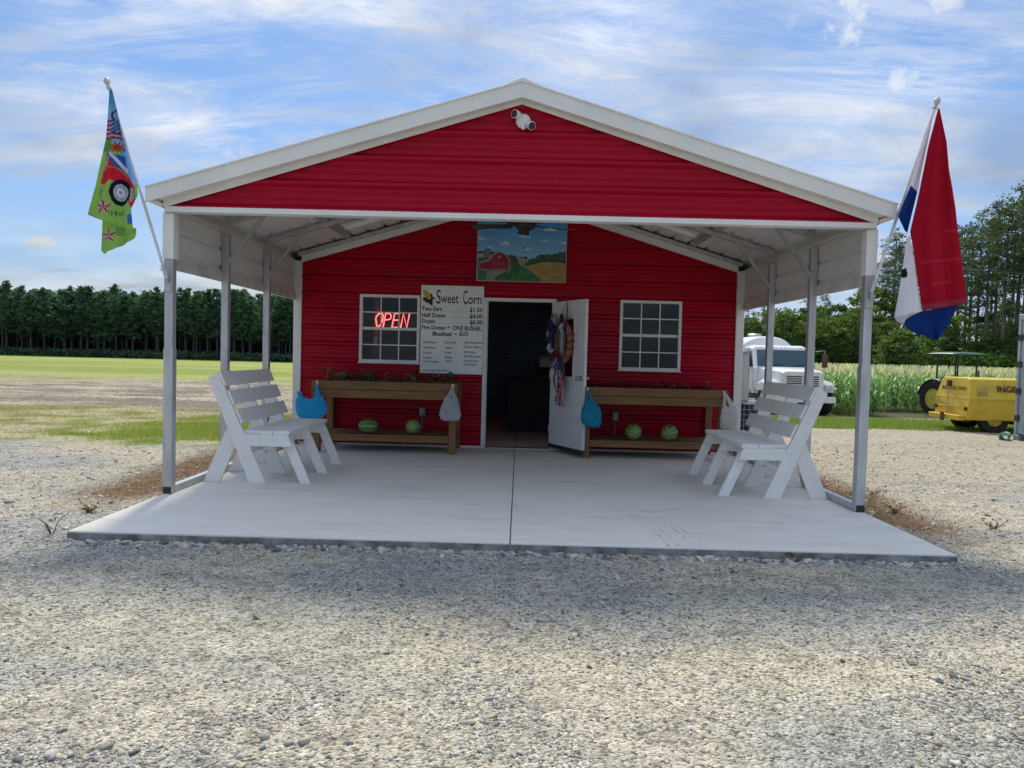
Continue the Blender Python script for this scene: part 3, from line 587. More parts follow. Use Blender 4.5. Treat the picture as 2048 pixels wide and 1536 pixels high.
# the illegible signature line stays a scribble
b = MB(); pts = [(BX(205+t*7, 1400-26*abs(math.sin(t*0.9))-14*math.sin(t*2.3)), -0.0012, BZ(205+t*7, 1405-26*abs(math.sin(t*0.9))-14*math.sin(t*2.3))) for t in range(52)]
b.tube(pts, 0.0022, 4).build('scribble', M_pen, pb)
def board_poly(name, pts, m, d): MB().prism([(BX(*p), BZ(*p)) for p in pts], 'y', -d, -0.0002).build(name, m, pb)
board_poly('corn_husk_print', [(205, 270), (240, 262), (300, 300), (330, 280), (300, 215), (340, 205), (350, 250), (390, 290), (380, 305), (355, 290), (352, 330), (356, 390), (330, 390), (290, 355), (250, 350), (225, 318), (205, 320)], M_black, 0.0008)
board_poly('corn_cob_print', [(205, 165), (222, 148), (250, 158), (300, 195), (325, 245), (318, 290), (292, 290), (240, 262), (212, 215)], mat('corn_yellow', (0.62, 0.42, 0.03), 0.6, 0, 0.12, 60), 0.0014)
for q in (((205, 130), (215, 100)), ((235, 130), (245, 105)), ((262, 138), (275, 112)), ((285, 150), (300, 128)), ((305, 168), (325, 150))):
    (x0, y0), (x1, y1) = q; MB().bar((BX(x0, y0), -0.001, BZ(x0, y0)), (BX(x1, y1), -0.001, BZ(x1, y1)), 0.0012, 0.008, up=(0, 1, 0.2)).build('ray_print', M_black, pb)
for p in ((200, 95), (1120, 118), (168, 1378), (1088, 1430)): MB().lathe([(0.005, 0), (0.004, -0.003), (0, -0.004)], 10, (BX(*p), -0.0003, BZ(*p)), 'y').build('screw', M_steel, pb)

# ------------------------------------------------------------------ painted farm picture
mu = thing('farm_painting', 'painted board of a red barn and green hill hung above the doorway', 'painting', (0, WALL_Y-0.06, 0))
MX = lambda cx, cy: -0.6975+0.0007138*cx+0.000018*cy
MZ = lambda cx, cy: 3.2657+0.0000168*cx-0.00071*cy
mb_ = MB().box(-0.585, 0.0, 2.298, 0.640, 0.030, 3.215).build('board', M_dark, mu)
M_psky = bpy.data.materials.new('painted_sky'); M_psky.use_nodes = True
def _ps():
    t = M_psky.node_tree; b = t.nodes['Principled BSDF']; tcn = N(t, 'ShaderNodeTexCoord'); mp = N(t, 'ShaderNodeMapping'); mp.inputs['Scale'].default_value = (0.6, 1, 5); L(t, tcn.outputs['Object'], mp.inputs[0])
    s = N(t, 'ShaderNodeSeparateXYZ'); L(t, tcn.outputs['Object'], s.inputs[0]); n = N(t, 'ShaderNodeTexNoise', ins={'Scale': 6.0, 'Detail': 6.0}); L(t, mp.outputs[0], n.inputs['Vector'])
    f = math_n(t, 'ADD', math_n(t, 'MULTIPLY', math_n(t, 'SUBTRACT', s.outputs[2], 2.6), 1.5), math_n(t, 'MULTIPLY', math_n(t, 'SUBTRACT', n.outputs[0], 0.5), 0.9))
    L(t, mixc(t, ramp(t, f, [(0.0, 0.0), (0.8, 1.0)]), (0.24, 0.52, 0.74), (0.05, 0.28, 0.62)), b.inputs['Base Color']); b.inputs['Roughness'].default_value = 0.5
_ps()
MB().box(-0.583, -0.0015, 2.30, 0.638, -0.0002, 3.213).build('sky_paint', M_psky, mu)
def mp_(name, pts, m, d): MB().prism([(MX(*p), MZ(*p)) for p in pts], 'y', -d, -0.0003).build(name, m, mu)
pm = lambda n, c, v=0.12, s=30: mat(n, c, 0.55, 0, v, s)
rb_ = random.Random(3)
M_pcl = pm('painted_cloud', (0.62, 0.68, 0.74), 0.08)
for i, pts in enumerate(([(225, 370), (275, 340), (320, 318), (375, 290), (410, 330), (455, 355), (495, 380), (330, 388)], [(620, 290), (680, 248), (760, 238), (870, 245), (860, 300), (700, 300)], [(1390, 405), (1440, 365), (1540, 328), (1610, 362), (1685, 412), (1500, 415)],
      [(160, 510), (210, 525), (250, 545), (295, 575), (160, 570)], [(930, 520), (1000, 495), (1060, 490), (1090, 450), (1130, 480), (1180, 540), (1040, 535)], [(560, 655), (640, 630), (700, 590), (740, 620), (770, 680), (650, 678)],
      [(1350, 600), (1420, 580), (1505, 605), (1420, 622)], [(1725, 655), (1780, 615), (1838, 608), (1838, 665)], [(300, 735), (360, 702), (440, 715), (445, 745)], [(990, 770), (1050, 755), (1085, 725), (1130, 755), (1175, 775), (1090, 785)])):
    mp_('cloud_paint', pts, M_pcl, 0.003)
trees_l = [(155, 930), (155, 800), (230, 790), (270, 810), (440, 805), (700, 880), (780, 872), (850, 880), (920, 925), (975, 900), (1030, 915), (1080, 890), (1110, 940), (1000, 1020), (700, 1000)]
mp_('distant_trees_paint', trees_l, pm('painted_dark_green', (0.02, 0.055, 0.035), 0.3, 18), 0.003)
mp_('distant_field_paint', [(700, 905), (900, 925), (1000, 950), (1070, 1000), (1040, 1100), (800, 1080)], pm('painted_olive', (0.07, 0.10, 0.045), 0.3, 18), 0.0036)
mp_('farmyard_paint', [(900, 935), (1000, 920), (1100, 950), (1060, 1080), (960, 1060)], pm('painted_straw', (0.33, 0.32, 0.20), 0.3, 40), 0.0042)
mp_('tree_line_paint', [(1040, 1080), (1120, 960), (1200, 930), (1270, 925), (1290, 880), (1370, 860), (1430, 875), (1510, 850), (1560, 865), (1640, 838), (1690, 850), (1710, 810), (1780, 820), (1836, 800), (1836, 1060)], pm('painted_forest', (0.035, 0.105, 0.065), 0.35, 14), 0.0046)
mp_('left_hill_paint', [(152, 940), (200, 930), (300, 950), (300, 1390), (148, 1352)], pm('painted_meadow', (0.05, 0.16, 0.055), 0.25, 12), 0.0046)
mp_('silo_paint', [(262, 925), (268, 780), (300, 745), (340, 735), (385, 748), (408, 785), (404, 925)], pm('painted_silo', (0.14, 0.17, 0.18), 0.1), 0.0052)
mp_('far_field_paint', [(154, 850), (258, 835), (258, 915), (154, 925)], pm('painted_pale_field', (0.50, 0.40, 0.25), 0.15), 0.0052)
mp_('green_hill_paint', [(150, 1180), (400, 1150), (760, 1060), (815, 1015), (860, 1010), (960, 1060), (1100, 1130), (1250, 1240), (1400, 1385), (700, 1372), (146, 1352)], pm('painted_green', (0.035, 0.19, 0.055), 0.3, 9), 0.0058)
mp_('wheat_paint', [(1040, 1098), (1200, 1050), (1400, 1010), (1500, 1000), (1680, 1010), (1832, 1040), (1828, 1396), (1412, 1386), (1300, 1280), (1180, 1180)], mat('painted_wheat', (0.46, 0.31, 0.09), 0.6, 0, 0.2, 7, (1, 1, 5), col2=(0.26, 0.16, 0.05)), 0.0064)
mp_('hill_edge_paint', [(960, 1060), (1100, 1120), (1260, 1235), (1412, 1386), (1380, 1384), (1240, 1245), (1090, 1135)], pm('painted_lime', (0.25, 0.30, 0.09), 0.15), 0.0068)
mp_('drive_paint', [(330, 1180), (700, 1165), (690, 1190), (560, 1250), (490, 1300), (470, 1362), (300, 1358), (320, 1270)], pm('painted_grey_drive', (0.24, 0.26, 0.26), 0.12), 0.0068)
M_pgrey = pm('painted_grey_roof', (0.26, 0.27, 0.28), 0.1)
mp_('barn_roof_paint', [(172, 1020), (185, 990), (340, 950), (400, 880), (470, 830), (560, 798), (640, 830), (720, 880), (765, 980), (770, 1160), (210, 1165), (168, 1090)], M_pgrey, 0.0074)
mp_('barn_paint', [(195, 1032), (330, 1000), (400, 960), (450, 880), (565, 815), (680, 870), (728, 930), (748, 1010), (740, 1150), (215, 1140), (182, 1090)], pm('painted_barn_red', (0.32, 0.012, 0.03), 0.15), 0.0080)
M_pw = pm('painted_white', (0.68, 0.62, 0.62), 0.05)
def mline(a, b, w=12, d=0.0088): MB().bar((MX(*a), -d, MZ(*a)), (MX(*b), -d, MZ(*b)), 0.0006, w*0.00071, up=(0, 1, 0.001)).build('trim_paint', M_pw, mu)
for (x0, x1) in ((455, 552), (562, 655)):
    for a, b_ in (((x0, 1018), (x1, 1018)), ((x0, 1142), (x1, 1142)), ((x0, 1012), (x0, 1148)), ((x1, 1012), (x1, 1148))): mline(a, b_)
    mline((x0+6, 1026), (x1-6, 1136), 10, 0.0094); mline((x0+6, 1136), (x1-6, 1026), 10, 0.0100)
for a, b_ in (((525, 880), (602, 880)), ((525, 945), (602, 945)), ((528, 875), (528, 950)), ((600, 875), (600, 950))): mline(a, b_, 11)
MB().lathe([(0.011, 0), (0.011, -0.001)], 12, (MX(565, 912), -0.0088, MZ(565, 912)), 'y').build('trim_paint', M_pw, mu)
fr_ = MB()
for q in ((-0.5850, 2.2975, 0.6400, 2.306), (-0.585, 2.306, -0.578, 3.215), (0.633, 2.306, 0.640, 3.215)): fr_.box(q[0], -0.0105, q[1], q[2], -0.0001, q[3])
fr_.build('edge_strip', pm('painting_edge', (0.45, 0.46, 0.46), 0.05), mu)

# ------------------------------------------------------------------ neon sign in the window
ne = thing('neon_sign', 'glowing red OPEN sign hanging inside the left window', 'neon sign', (-2.01, WALL_Y+0.035, 1.64))
M_neon = emit_mat('neon_red', (1.0, 0.075, 0.06), 2.3)
LET = {'O': [[(0.02, 0.05), (0, 0.10), (0.0, 0.14), (0.03, 0.185), (0.065, 0.19), (0.09, 0.165), (0.095, 0.10), (0.085, 0.04), (0.055, 0.005), (0.03, 0.01), (0.02, 0.05)]],
       'P': [[(0.0, 0.0), (0.0, 0.19), (0.06, 0.185), (0.085, 0.15), (0.075, 0.11), (0.0, 0.095)]], 'E': [[(0.075, 0.19), (0.0, 0.19), (0.0, 0.0), (0.075, 0.0)], [(0.0, 0.10), (0.065, 0.10)]],
       'N': [[(0.0, 0.0), (0.0, 0.19), (0.085, 0.0), (0.085, 0.19)]]}
for i, ch in enumerate('OPEN'):
    b = MB()
    for pl in LET[ch]: b.tube([(0.02+i*0.122+x+z*0.18, 0, z) for x, z in pl], 0.0075, 8)
    b.build('letter_tube', M_neon, ne, smooth=True)
part('backing_bar', ne, M_dark, (0.0, 0.015, 0.03, 0.52, 0.022, 0.045), (0.0, 0.015, 0.15, 0.52, 0.022, 0.165)); 
for x in (0.06, 0.46): MB().tube([(x, 0.018, 0.165), (x, 0.018, 0.40)], 0.002, 5).build('hanging_wire', M_dark, ne)
st = thing('window_stud', 'bare wooden stud standing behind the lower left window panes', 'stud', (-1.985, WALL_Y+0.16, 0.004)); part('upright', st, M_woodz, (-0.03, -0.045, 0, 0.03, 0.045, 2.35), bevel=0.003); part('nailing_plate', st, M_steel, (-0.025, -0.048, 1.4, 0.025, -0.0455, 1.5))

# ------------------------------------------------------------------ raised planters
def planter(x0, x1, yf, label):
    t = thing('raised_planter', label, 'planter', ((x0+x1)/2, yf, 0), 0, 'raised planters against the porch wall'); w = (x1-x0)/2
    for sx in (-1, 1):
        for y in (0.0, 0.70): MB().box(sx*w, y+0.04, 0, sx*(w-0.09), y+0.13, 0.698).build('post', M_woodz, t, bevel=0.004)
        for (a, b_) in ((0.700, 0.803), (0.807, 0.912)): MB().box(sx*w, 0.041, a, sx*(w-0.038), 0.83, b_).build('end_board', M_wood, t, bevel=0.003)
    for (a, b_) in ((0.700, 0.803), (0.807, 0.914)):
        MB().box(-w-0.01, 0.0, a, w+0.01, 0.04, b_).build('front_board', M_wood, t, bevel=0.004); MB().box(-w-0.01, 0.832, a, w+0.01, 0.868, b_).build('rear_board', M_wood, t, bevel=0.004)
    MB().box(-w+0.092, 0.055, 0.142, w-0.092, 0.093, 0.205).build('shelf_rail', M_wood, t, bevel=0.003)
    for k in range(5): MB().box(-w+0.004, 0.047+k*0.158, 0.207, w-0.004, 0.047+k*0.158+0.150, 0.232).build('shelf_board', M_wood, t, bevel=0.003) if k else MB().box(-w+0.094, 0.047, 0.207, w-0.094, 0.197, 0.232).build('shelf_board', M_wood, t, bevel=0.003)
    MB().grid(lambda u, v: (-w+0.04+u*(2*w-0.08), 0.042+v*0.788, 0.872+0.03*math.sin(u*40+v*9)*math.sin(v*17+u*13)), 60, 14).build('soil', mat('potting_soil', (0.05, 0.033, 0.022), 0.95, 0, 0.4, 40), t)
    MB().box(-w+0.04, 0.042, 0.70, w-0.04, 0.83, 0.715).build('tray', M_wood, t)
    return t
P_L = planter(-2.595, -0.760, 3.05, 'wooden raised planter with lower shelf standing under the price board')
P_R = planter(0.866, 2.69, 3.10, 'wooden raised planter with lower shelf standing beside the open white door')
def hook(t, x, y):
    MB().box(x-0.012, y-0.008, 0.850, x+0.012, y-0.0005, 0.906).tube([(x, y-0.004, 0.868), (x, y-0.03, 0.858), (x, y-0.045, 0.868), (x, y-0.045, 0.88)], 0.0045, 6).build('bag_hook', M_vinyl, t)
for t, px in ((P_L, (-2.532, -0.806)), (P_R, (0.912, 2.648))):
    for x in px: hook(t, x-t.location.x, 0.0)
# seedlings
M_seed = leaf_mat('wilted_leaf', (0.03, 0.08, 0.02), (0.22, 0.26, 0.11), 0.25, 30, 1.0)
def seedling(seed, dead):
    r_ = random.Random(seed); b = MB(); n = r_.randint(5, 8); h = r_.uniform(0.05, 0.12)*(1.3 if dead else 1)
    b.tube([(0, 0, -0.02), (0.005, 0.004, h*0.6), (0.012*r_.uniform(-1, 1), 0.01, h)], [0.0025, 0.002, 0.001], 5)
    for i in range(n):
        a = r_.uniform(0, 6.28); l = r_.uniform(0.035, 0.085); z = h*r_.uniform(0.3, 1.0); d = Vector((math.cos(a), math.sin(a), r_.uniform(-0.5, 0.7))); s_ = Vector((-math.sin(a), math.cos(a), 0))*l*r_.uniform(0.2, 0.4)*(0.5 if dead else 1); o = Vector((0, 0, z))
        b.add([o, o+d*l*0.5+s_, o+d*l, o+d*l*0.5-s_], [(0, 1, 2, 3)])
    return b.mesh('seedling', M_seed, fix=False)
sm = [seedling(i, i > 3) for i in range(6)]
rs_ = random.Random(5)
for t, n, lab, grp in ((P_L, 64, 'small seedling growing in the planter under the price board', 'seedlings in the planter under the price board'), (P_R, 34, 'thin wilted seedling in the planter beside the open door', 'seedlings in the planter beside the door')):
    for i in range(n):
        o = bpy.data.objects.new('seedling', sm[rs_.randrange(6)]); C.objects.link(o); s_ = rs_.uniform(0.8, 1.5)*(1.1 if t is P_L else 0.75)
        o.location = t.location + Vector((rs_.uniform(-0.84, 0.84), rs_.uniform(0.07, 0.4) if i % 2 else rs_.uniform(0.3, 0.78), 0.885)); o.rotation_euler = (0, 0, rs_.uniform(0, 6)); o.scale = (s_, s_, s_)
        tag(o, lab, 'seedling', grp)
# ------------------------------------------------------------------ watermelons
def melon_mat(name, nst, c1_, c2_, wob):
    m = bpy.data.materials.new(name); m.use_nodes = True; t = m.node_tree; b = t.nodes['Principled BSDF']; b.inputs['Roughness'].default_value = 0.35
    tcn = N(t, 'ShaderNodeTexCoord'); s = N(t, 'ShaderNodeSeparateXYZ'); L(t, tcn.outputs['Object'], s.inputs[0]); n = N(t, 'ShaderNodeTexNoise', ins={'Scale': 24.0, 'Detail': 4.0}); L(t, tcn.outputs['Object'], n.inputs['Vector'])
    a = math_n(t, 'ARCTAN2', s.outputs[1], s.outputs[2]); w = math_n(t, 'SINE', math_n(t, 'ADD', math_n(t, 'MULTIPLY', a, float(nst)), math_n(t, 'MULTIPLY', n.outputs[0], wob)))
    L(t, mixc(t, ramp(t, math_n(t, 'ADD', math_n(t, 'MULTIPLY', w, 0.35), n.outputs[0]), [(0.35, 0.0), (0.7, 1.0)]), c1_, c2_), b.inputs['Base Color']); return m
MM1 = melon_mat('melon_rind_banded', 9, (0.05, 0.15, 0.03), (0.19, 0.32, 0.08), 5.0); MM2 = melon_mat('melon_rind_speckled', 13, (0.07, 0.15, 0.03), (0.36, 0.40, 0.14), 5.0); MM3 = melon_mat('melon_rind_rayed', 10, (0.08, 0.17, 0.035), (0.30, 0.36, 0.11), 4.5)
def melon(x, y, z0, rx, rr, rz, m, label, tilt=0.0):
    t = thing('watermelon', label, 'watermelon', (x, y, z0), 0, 'watermelons on the planter shelves')
    pr = [(rr*math.sin(math.pi*i/22)**0.92, -rx*math.cos(math.pi*i/22)) for i in range(1, 22)]
    o = MB().lathe([(0.0005, -rx)] + pr + [(0.0005, rx)], 36, axis='x').build('rind', m, t, smooth=True); o.location = (0, 0, rr); o.rotation_euler = (0, tilt, rz)
    s_ = MB().tube([(rx-0.004, 0, 0), (rx+0.008, 0.004, 0.004), (rx+0.016, 0.01, 0.012)], [0.007, 0.004, 0.003], 6).build('stem', mat('melon_stem', (0.16, 0.12, 0.05), 0.8), o)
    return t
melon(-1.905, 3.22, 0.232, 0.128, 0.098, 0.12, MM1, 'oval watermelon with bold dark bands on the shelf under the price board')
melon(-1.325, 3.24, 0.232, 0.108, 0.100, 1.45, MM2, 'round speckled watermelon left of the white bag, on the shelf under the price board', 0.3)
melon(1.535, 3.26, 0.232, 0.125, 0.108, 1.62, MM3, 'watermelon seen end-on with pale rays, nearer the open door on the shelf')
melon(2.00, 3.26, 0.232, 0.120, 0.107, 0.95, MM3, 'watermelon turned sideways on the shelf nearest the white bag with yellow squash', -0.2)
# ------------------------------------------------------------------ carrier bags
def bag_mat(name, col, trans, clear):
    m = bpy.data.materials.new(name); m.use_nodes = True; t = m.node_tree; b = t.nodes['Principled BSDF']
    b.inputs['Base Color'].default_value = (*col, 1); b.inputs['Roughness'].default_value = 0.32
    n = N(t, 'ShaderNodeTexNoise', ins={'Scale': 22.0, 'Detail': 5.0, 'Distortion': 1.5}); tcn = N(t, 'ShaderNodeTexCoord'); mp = N(t, 'ShaderNodeMapping'); mp.inputs['Scale'].default_value = (1.4, 1, 0.6); L(t, tcn.outputs['Object'], mp.inputs[0]); L(t, mp.outputs[0], n.inputs['Vector'])
    bp = N(t, 'ShaderNodeBump', ins={'Strength': 1.0, 'Distance': 0.045}); L(t, n.outputs[0], bp.inputs['Height']); L(t, bp.outputs[0], b.inputs['Normal'])
    tr = N(t, 'ShaderNodeBsdfTranslucent', ins={0: (*col, 1)}); mx = N(t, 'ShaderNodeMixShader', ins={0: trans}); L(t, b.outputs[0], mx.inputs[1]); L(t, tr.outputs[0], mx.inputs[2])
    tp = N(t, 'ShaderNodeBsdfTransparent', ins={0: (0.95, 0.95, 0.95, 1)}); m2 = N(t, 'ShaderNodeMixShader', ins={0: clear}); L(t, mx.outputs[0], m2.inputs[1]); L(t, tp.outputs[0], m2.inputs[2]); L(t, m2.outputs[0], t.nodes['Material Output'].inputs[0]); return m
def bag(label, hookp, prof, handles, m, cy, ry, seed, contents=None):
    t = thing('carrier_bag', label, 'bag', (hookp[0], hookp[1], hookp[2]), 0, 'carrier bags hung on the planters'); hx, hy, hz = hookp; n = 48
    r_ = random.Random(seed); ph = [r_.uniform(0, 6.28) for _ in range(8)]; rows = 26; b = MB()
    zs = np.array([p[0] for p in prof]); cxs = np.array([p[1] for p in prof]); rxs = np.array([p[2] for p in prof])
    def fn(u, v):
        z = zs[0] + (zs[-1]-zs[0])*v; cx = np.interp(z, zs, cxs); rx = np.interp(z, zs, rxs); a = 2*math.pi*u
        k = 1 + 0.10*abs(math.sin(4.5*a+ph[0]+2*v))*v**1.5 - 0.05*v + 0.045*math.sin(13*a+ph[1]-5*v)*(0.2+v) + 0.05*math.sin(4*a+ph[2]+9*v)*math.sin(6*v+ph[4])
        c, s_ = math.cos(a), math.sin(a); c = math.copysign(abs(c)**0.8, c)
        sag = 0.02*math.sin(2*a+ph[3])*v
        return (cx+rx*c*k-hx, cy+ry*rx/rxs.max()*s_*k-hy, z+sag-hz)
    b.grid(fn, n, rows); b.v.append((cxs[0]-hx, cy-hy, zs[0]-0.004-hz)); c0 = len(b.v)-1
    for i in range(n): b.f.append((c0, i+1, i))
    b.build('sack', m, t, smooth=True, angle=80)
    for (pts, w) in handles:
        b = MB()
        for side in (-1, 1):
            P_ = [Vector((p[0]-hx, p[1]-hy+side*0.004, p[2]-hz)) for p in pts]
            for i in range(len(P_)-1):
                w0, w1 = w[i]/2, w[i+1]/2; d = P_[i+1]-P_[i]; s_ = Vector((d.z, 0, -d.x)).normalized()
                f_ = Vector((0, 0.012, 0))
                b.add([P_[i]-s_*w0, P_[i]+f_*side, P_[i]+s_*w0, P_[i+1]+s_*w1, P_[i+1]+f_*side, P_[i+1]-s_*w1], [(0, 1, 4, 5), (1, 2, 3, 4)])
        b.build('handle', m, t, smooth=True, angle=80)
    if contents: contents(t)
    return t
B_blue = bag_mat('blue_plastic_film', (0.03, 0.62, 1.0), 0.5, 0.02); B_teal = bag_mat('sheer_blue_plastic_film', (0.015, 0.46, 0.72), 0.45, 0.06)
B_clear = bag_mat('cloudy_plastic_film', (0.76, 0.80, 0.84), 0.45, 0.12); B_white = bag_mat('white_plastic_film', (0.92, 0.92, 0.92), 0.55, 0.10)
bag('bulging bright blue plastic bag hung on the planter behind the left bench', (-2.532, 3.005, 0.875), [(0.438, -2.585, 0.11), (0.455, -2.58, 0.155), (0.50, -2.572, 0.19), (0.56, -2.572, 0.197), (0.62, -2.58, 0.183), (0.665, -2.585, 0.165), (0.70, -2.58, 0.145)],
    [([(-2.50, 2.95, 0.66), (-2.505, 2.97, 0.74), (-2.52, 2.99, 0.81), (-2.532, 3.003, 0.878)], [0.12, 0.07, 0.035, 0.018]), ([(-2.69, 2.93, 0.65), (-2.715, 2.93, 0.71), (-2.735, 2.925, 0.775)], [0.10, 0.06, 0.045])], B_blue, 2.93, 0.10, 1)
bag('crinkled greyish clear plastic bag hanging at the planter end nearest the doorway', (-0.806, 3.005, 0.875), [(0.452, -0.818, 0.09), (0.468, -0.82, 0.122), (0.52, -0.82, 0.136), (0.57, -0.822, 0.132), (0.63, -0.82, 0.112), (0.69, -0.815, 0.088), (0.74, -0.812, 0.066)],
    [([(-0.855, 2.95, 0.70), (-0.838, 2.97, 0.78), (-0.815, 2.995, 0.85), (-0.806, 3.003, 0.878)], [0.07, 0.045, 0.025, 0.015]), ([(-0.775, 2.95, 0.70), (-0.788, 2.97, 0.78), (-0.80, 2.995, 0.85), (-0.806, 3.003, 0.878)], [0.07, 0.045, 0.025, 0.015])], B_clear, 2.94, 0.09, 2)
bag('sheer teal blue plastic bag hanging beside the open door', (0.912, 3.055, 0.875), [(0.405, 1.01, 0.03), (0.42, 0.985, 0.085), (0.46, 0.965, 0.115), (0.52, 0.955, 0.128), (0.60, 0.955, 0.124), (0.66, 0.955, 0.105), (0.71, 0.945, 0.075), (0.75, 0.93, 0.045)],
    [([(0.885, 3.0, 0.68), (0.892, 3.02, 0.76), (0.905, 3.045, 0.84), (0.912, 3.053, 0.878)], [0.06, 0.03, 0.018, 0.012]), ([(0.99, 3.0, 0.69), (0.955, 3.02, 0.78), (0.925, 3.045, 0.85), (0.912, 3.053, 0.878)], [0.06, 0.03, 0.018, 0.012])], B_teal, 2.99, 0.085, 3)
def squash(t):
    for i, (dx, dz, a) in enumerate(((0.03, -0.385, 0.3), (0.075, -0.375, 1.2), (0.045, -0.335, 2.3))):
        o = MB().lathe([(0.001, -0.06), (0.022, -0.05), (0.03, -0.02), (0.024, 0.02), (0.014, 0.06), (0.006, 0.075)], 14).build('squash', mat('squash_yellow', (0.62, 0.46, 0.05), 0.45), t, smooth=True); o.location = (dx, -0.07+0.01*i, dz); o.rotation_euler = (R(75), 0.2, a)
bag('white plastic bag with yellow squash hanging at the planter end by the porch corner', (2.648, 3.055, 0.875), [(0.432, 2.69, 0.075), (0.445, 2.692, 0.098), (0.50, 2.69, 0.108), (0.57, 2.692, 0.107), (0.63, 2.695, 0.102), (0.68, 2.70, 0.088), (0.715, 2.70, 0.07)],
    [([(2.63, 3.0, 0.64), (2.632, 3.02, 0.74), (2.645, 3.045, 0.83), (2.648, 3.053, 0.878)], [0.08, 0.04, 0.03, 0.018]), ([(2.735, 3.0, 0.66), (2.72, 3.01, 0.74), (2.68, 3.04, 0.83), (2.648, 3.053, 0.878)], [0.09, 0.06, 0.035, 0.02])], B_white, 2.985, 0.08, 4, squash)
# ------------------------------------------------------------------ benches
def bench(sg, y0, label, seed):
    t = thing('plank_bench', label, 'bench', (sg*2.5, y0+0.7, 0), 0, 'white plank benches on the porch'); r_ = random.Random(seed)
    Q = lambda m: (sg*(m-0.045)-sg*2.5)
    def pr(name, poly, ya, yb): MB().prism([(Q(m), z) for m, z in poly], 'y', ya-0.7, yb-0.7).build(name, M_bench, t, bevel=0.004, seg=2)
    for f in (0.0, 0.645, 1.30):
        pr('back_leg', [(2.42, 0.0), (2.58, 0.0), (2.988, 1.007), (2.895, 1.066)], f, f+0.038)
        pr('rear_leg', [(2.88, 0.0), (3.044, 0.0), (2.800, 0.565), (2.715, 0.400)], f+0.039, f+0.077)
        pr('seat_rail', [(2.640, 0.474), (2.217, 0.474), (2.170, 0.362), (2.590, 0.362)], f+0.039, f+0.077) if f else pr('seat_rail', [(2.632, 0.474), (2.217, 0.474), (2.170, 0.362), (2.586, 0.362)], f+0.003, f+0.038)
        pr('front_leg', [(2.011, 0.0), (2.113, 0.0), (2.322, 0.474), (2.219, 0.474)], f+0.078, f+0.116)
    for (a, b_) in ((2.650, 2.510), (2.506, 2.362), (2.358, 2.200)):
        MB().box(Q(a), -0.7+0.002+(0.039 if a > 2.6 else 0), 0.475, Q(b_), -0.7+1.45+r_.uniform(-0.01, 0.01), 0.512).build('seat_board', M_bench, t, bevel=0.004, seg=2)
    dx, dz = -0.4072, -0.9133; nx, nz = -0.9133, 0.4072
    for (m, z) in ((2.893, 1.062), (2.810, 0.886), (2.728, 0.705)):
        w = 0.142; P = [(m, z), (m+dx*w, z+dz*w), (m+dx*w+nx*0.024, z+dz*w+nz*0.024), (m+nx*0.024, z+nz*0.024)]
        P = [(a-0.0025, b_) for a, b_ in P]
        MB().prism([(Q(a), b_) for a, b_ in P], 'y', -0.7+r_.uniform(-0.004, 0.004), -0.7+1.45).build('back_slat', M_bench, t, bevel=0.003, seg=2)
    for f in (0.10, 1.25): MB().tube([(Q(2.47), f-0.7, 0.30), (Q(2.44), f-0.7, 0.30)], 0.01, 8).build('bolt', M_steel, t)
    MB().box(Q(2.60), -0.7+0.118, 0.30, Q(2.55), -0.7+1.42, 0.36).build('stretcher', M_bench, t, bevel=0.003)
bench(-1, 0.62, 'white slatted plank bench beside the bright blue bag', 1)
bench(1, 0.55, 'white slatted plank bench in front of the parked truck', 2)

# ------------------------------------------------------------------ wreath on the door
wr = thing('door_wreath', 'patriotic flower wreath with burlap ring and spotted ribbon tails on the open door', 'wreath', (0, 0, 0))
wr.location = leaf.location + Vector((0.455, -0.89, 0)).normalized()*0.42 + Vector((-0.89, -0.455, 0)).normalized()*0.085 + Vector((0, 0, 1.48)); wr.rotation_euler = leaf.rotation_euler; wr.scale = (0.98, 0.9, 1.1)
M_burlap = mat('burlap', (0.34, 0.17, 0.10), 0.9, 0, 0.2, 60, bump=0.5, bscale=200); M_rib = mat('red_ribbon', (0.25, 0.012, 0.025), 0.5)
MB().tube([(0.19*math.cos(a), 0, 0.22*math.sin(a)) for a in np.linspace(0, 2*math.pi, 40)], 0.042, 12, caps=False).build('ring', M_burlap, wr, smooth=True)
for a in (0.35, 0.0, -0.35, -0.75):
    c = Vector((0.20*math.cos(a), 0, 0.22*math.sin(a))); MB().tube([(c.x + 0.049*math.cos(k)*math.cos(a+0.25), 0.049*math.sin(k), c.z + 0.049*math.cos(k)*math.sin(a+0.25) + 0.012*math.sin(k)) for k in np.linspace(0, 6.283, 18)], 0.011, 6).build('ribbon_band', M_rib, wr, smooth=True)
FC = {'white': (0.75, 0.75, 0.75), 'navy': (0.03, 0.05, 0.20), 'crimson': (0.36, 0.015, 0.04), 'teal': (0.08, 0.16, 0.18), 'mauve': (0.22, 0.13, 0.17)}
r_ = random.Random(11)
def flower(c, r0, colname, n=11):
    b = MB(); d = Vector((r_.uniform(-0.6, 0.2), -1, r_.uniform(-0.3, 0.4))).normalized(); a1 = d.cross(Vector((0, 0, 1))).normalized(); a2 = d.cross(a1); c = Vector(c)
    for ring_ in range(3):
        for k in range(n-ring_*2):
            t = 6.283*k/(n-ring_*2)+ring_*0.4+r_.uniform(-.15, .15); rr = r0*(1-0.27*ring_); e = a1*math.cos(t)+a2*math.sin(t); s_ = d.cross(e); tip = c+e*rr+d*(0.008+0.016*ring_)
            b.add([c+d*0.004*ring_, c+e*rr*0.6+s_*rr*0.24+d*(0.012+0.012*ring_), tip, c+e*rr*0.6-s_*rr*0.24+d*(0.012+0.012*ring_)], [(0, 1, 2, 3)])
    b.build('flower', mat('petal_'+colname, FC[colname], 0.7, 0, 0.2, 40), wr, solid=0.001)
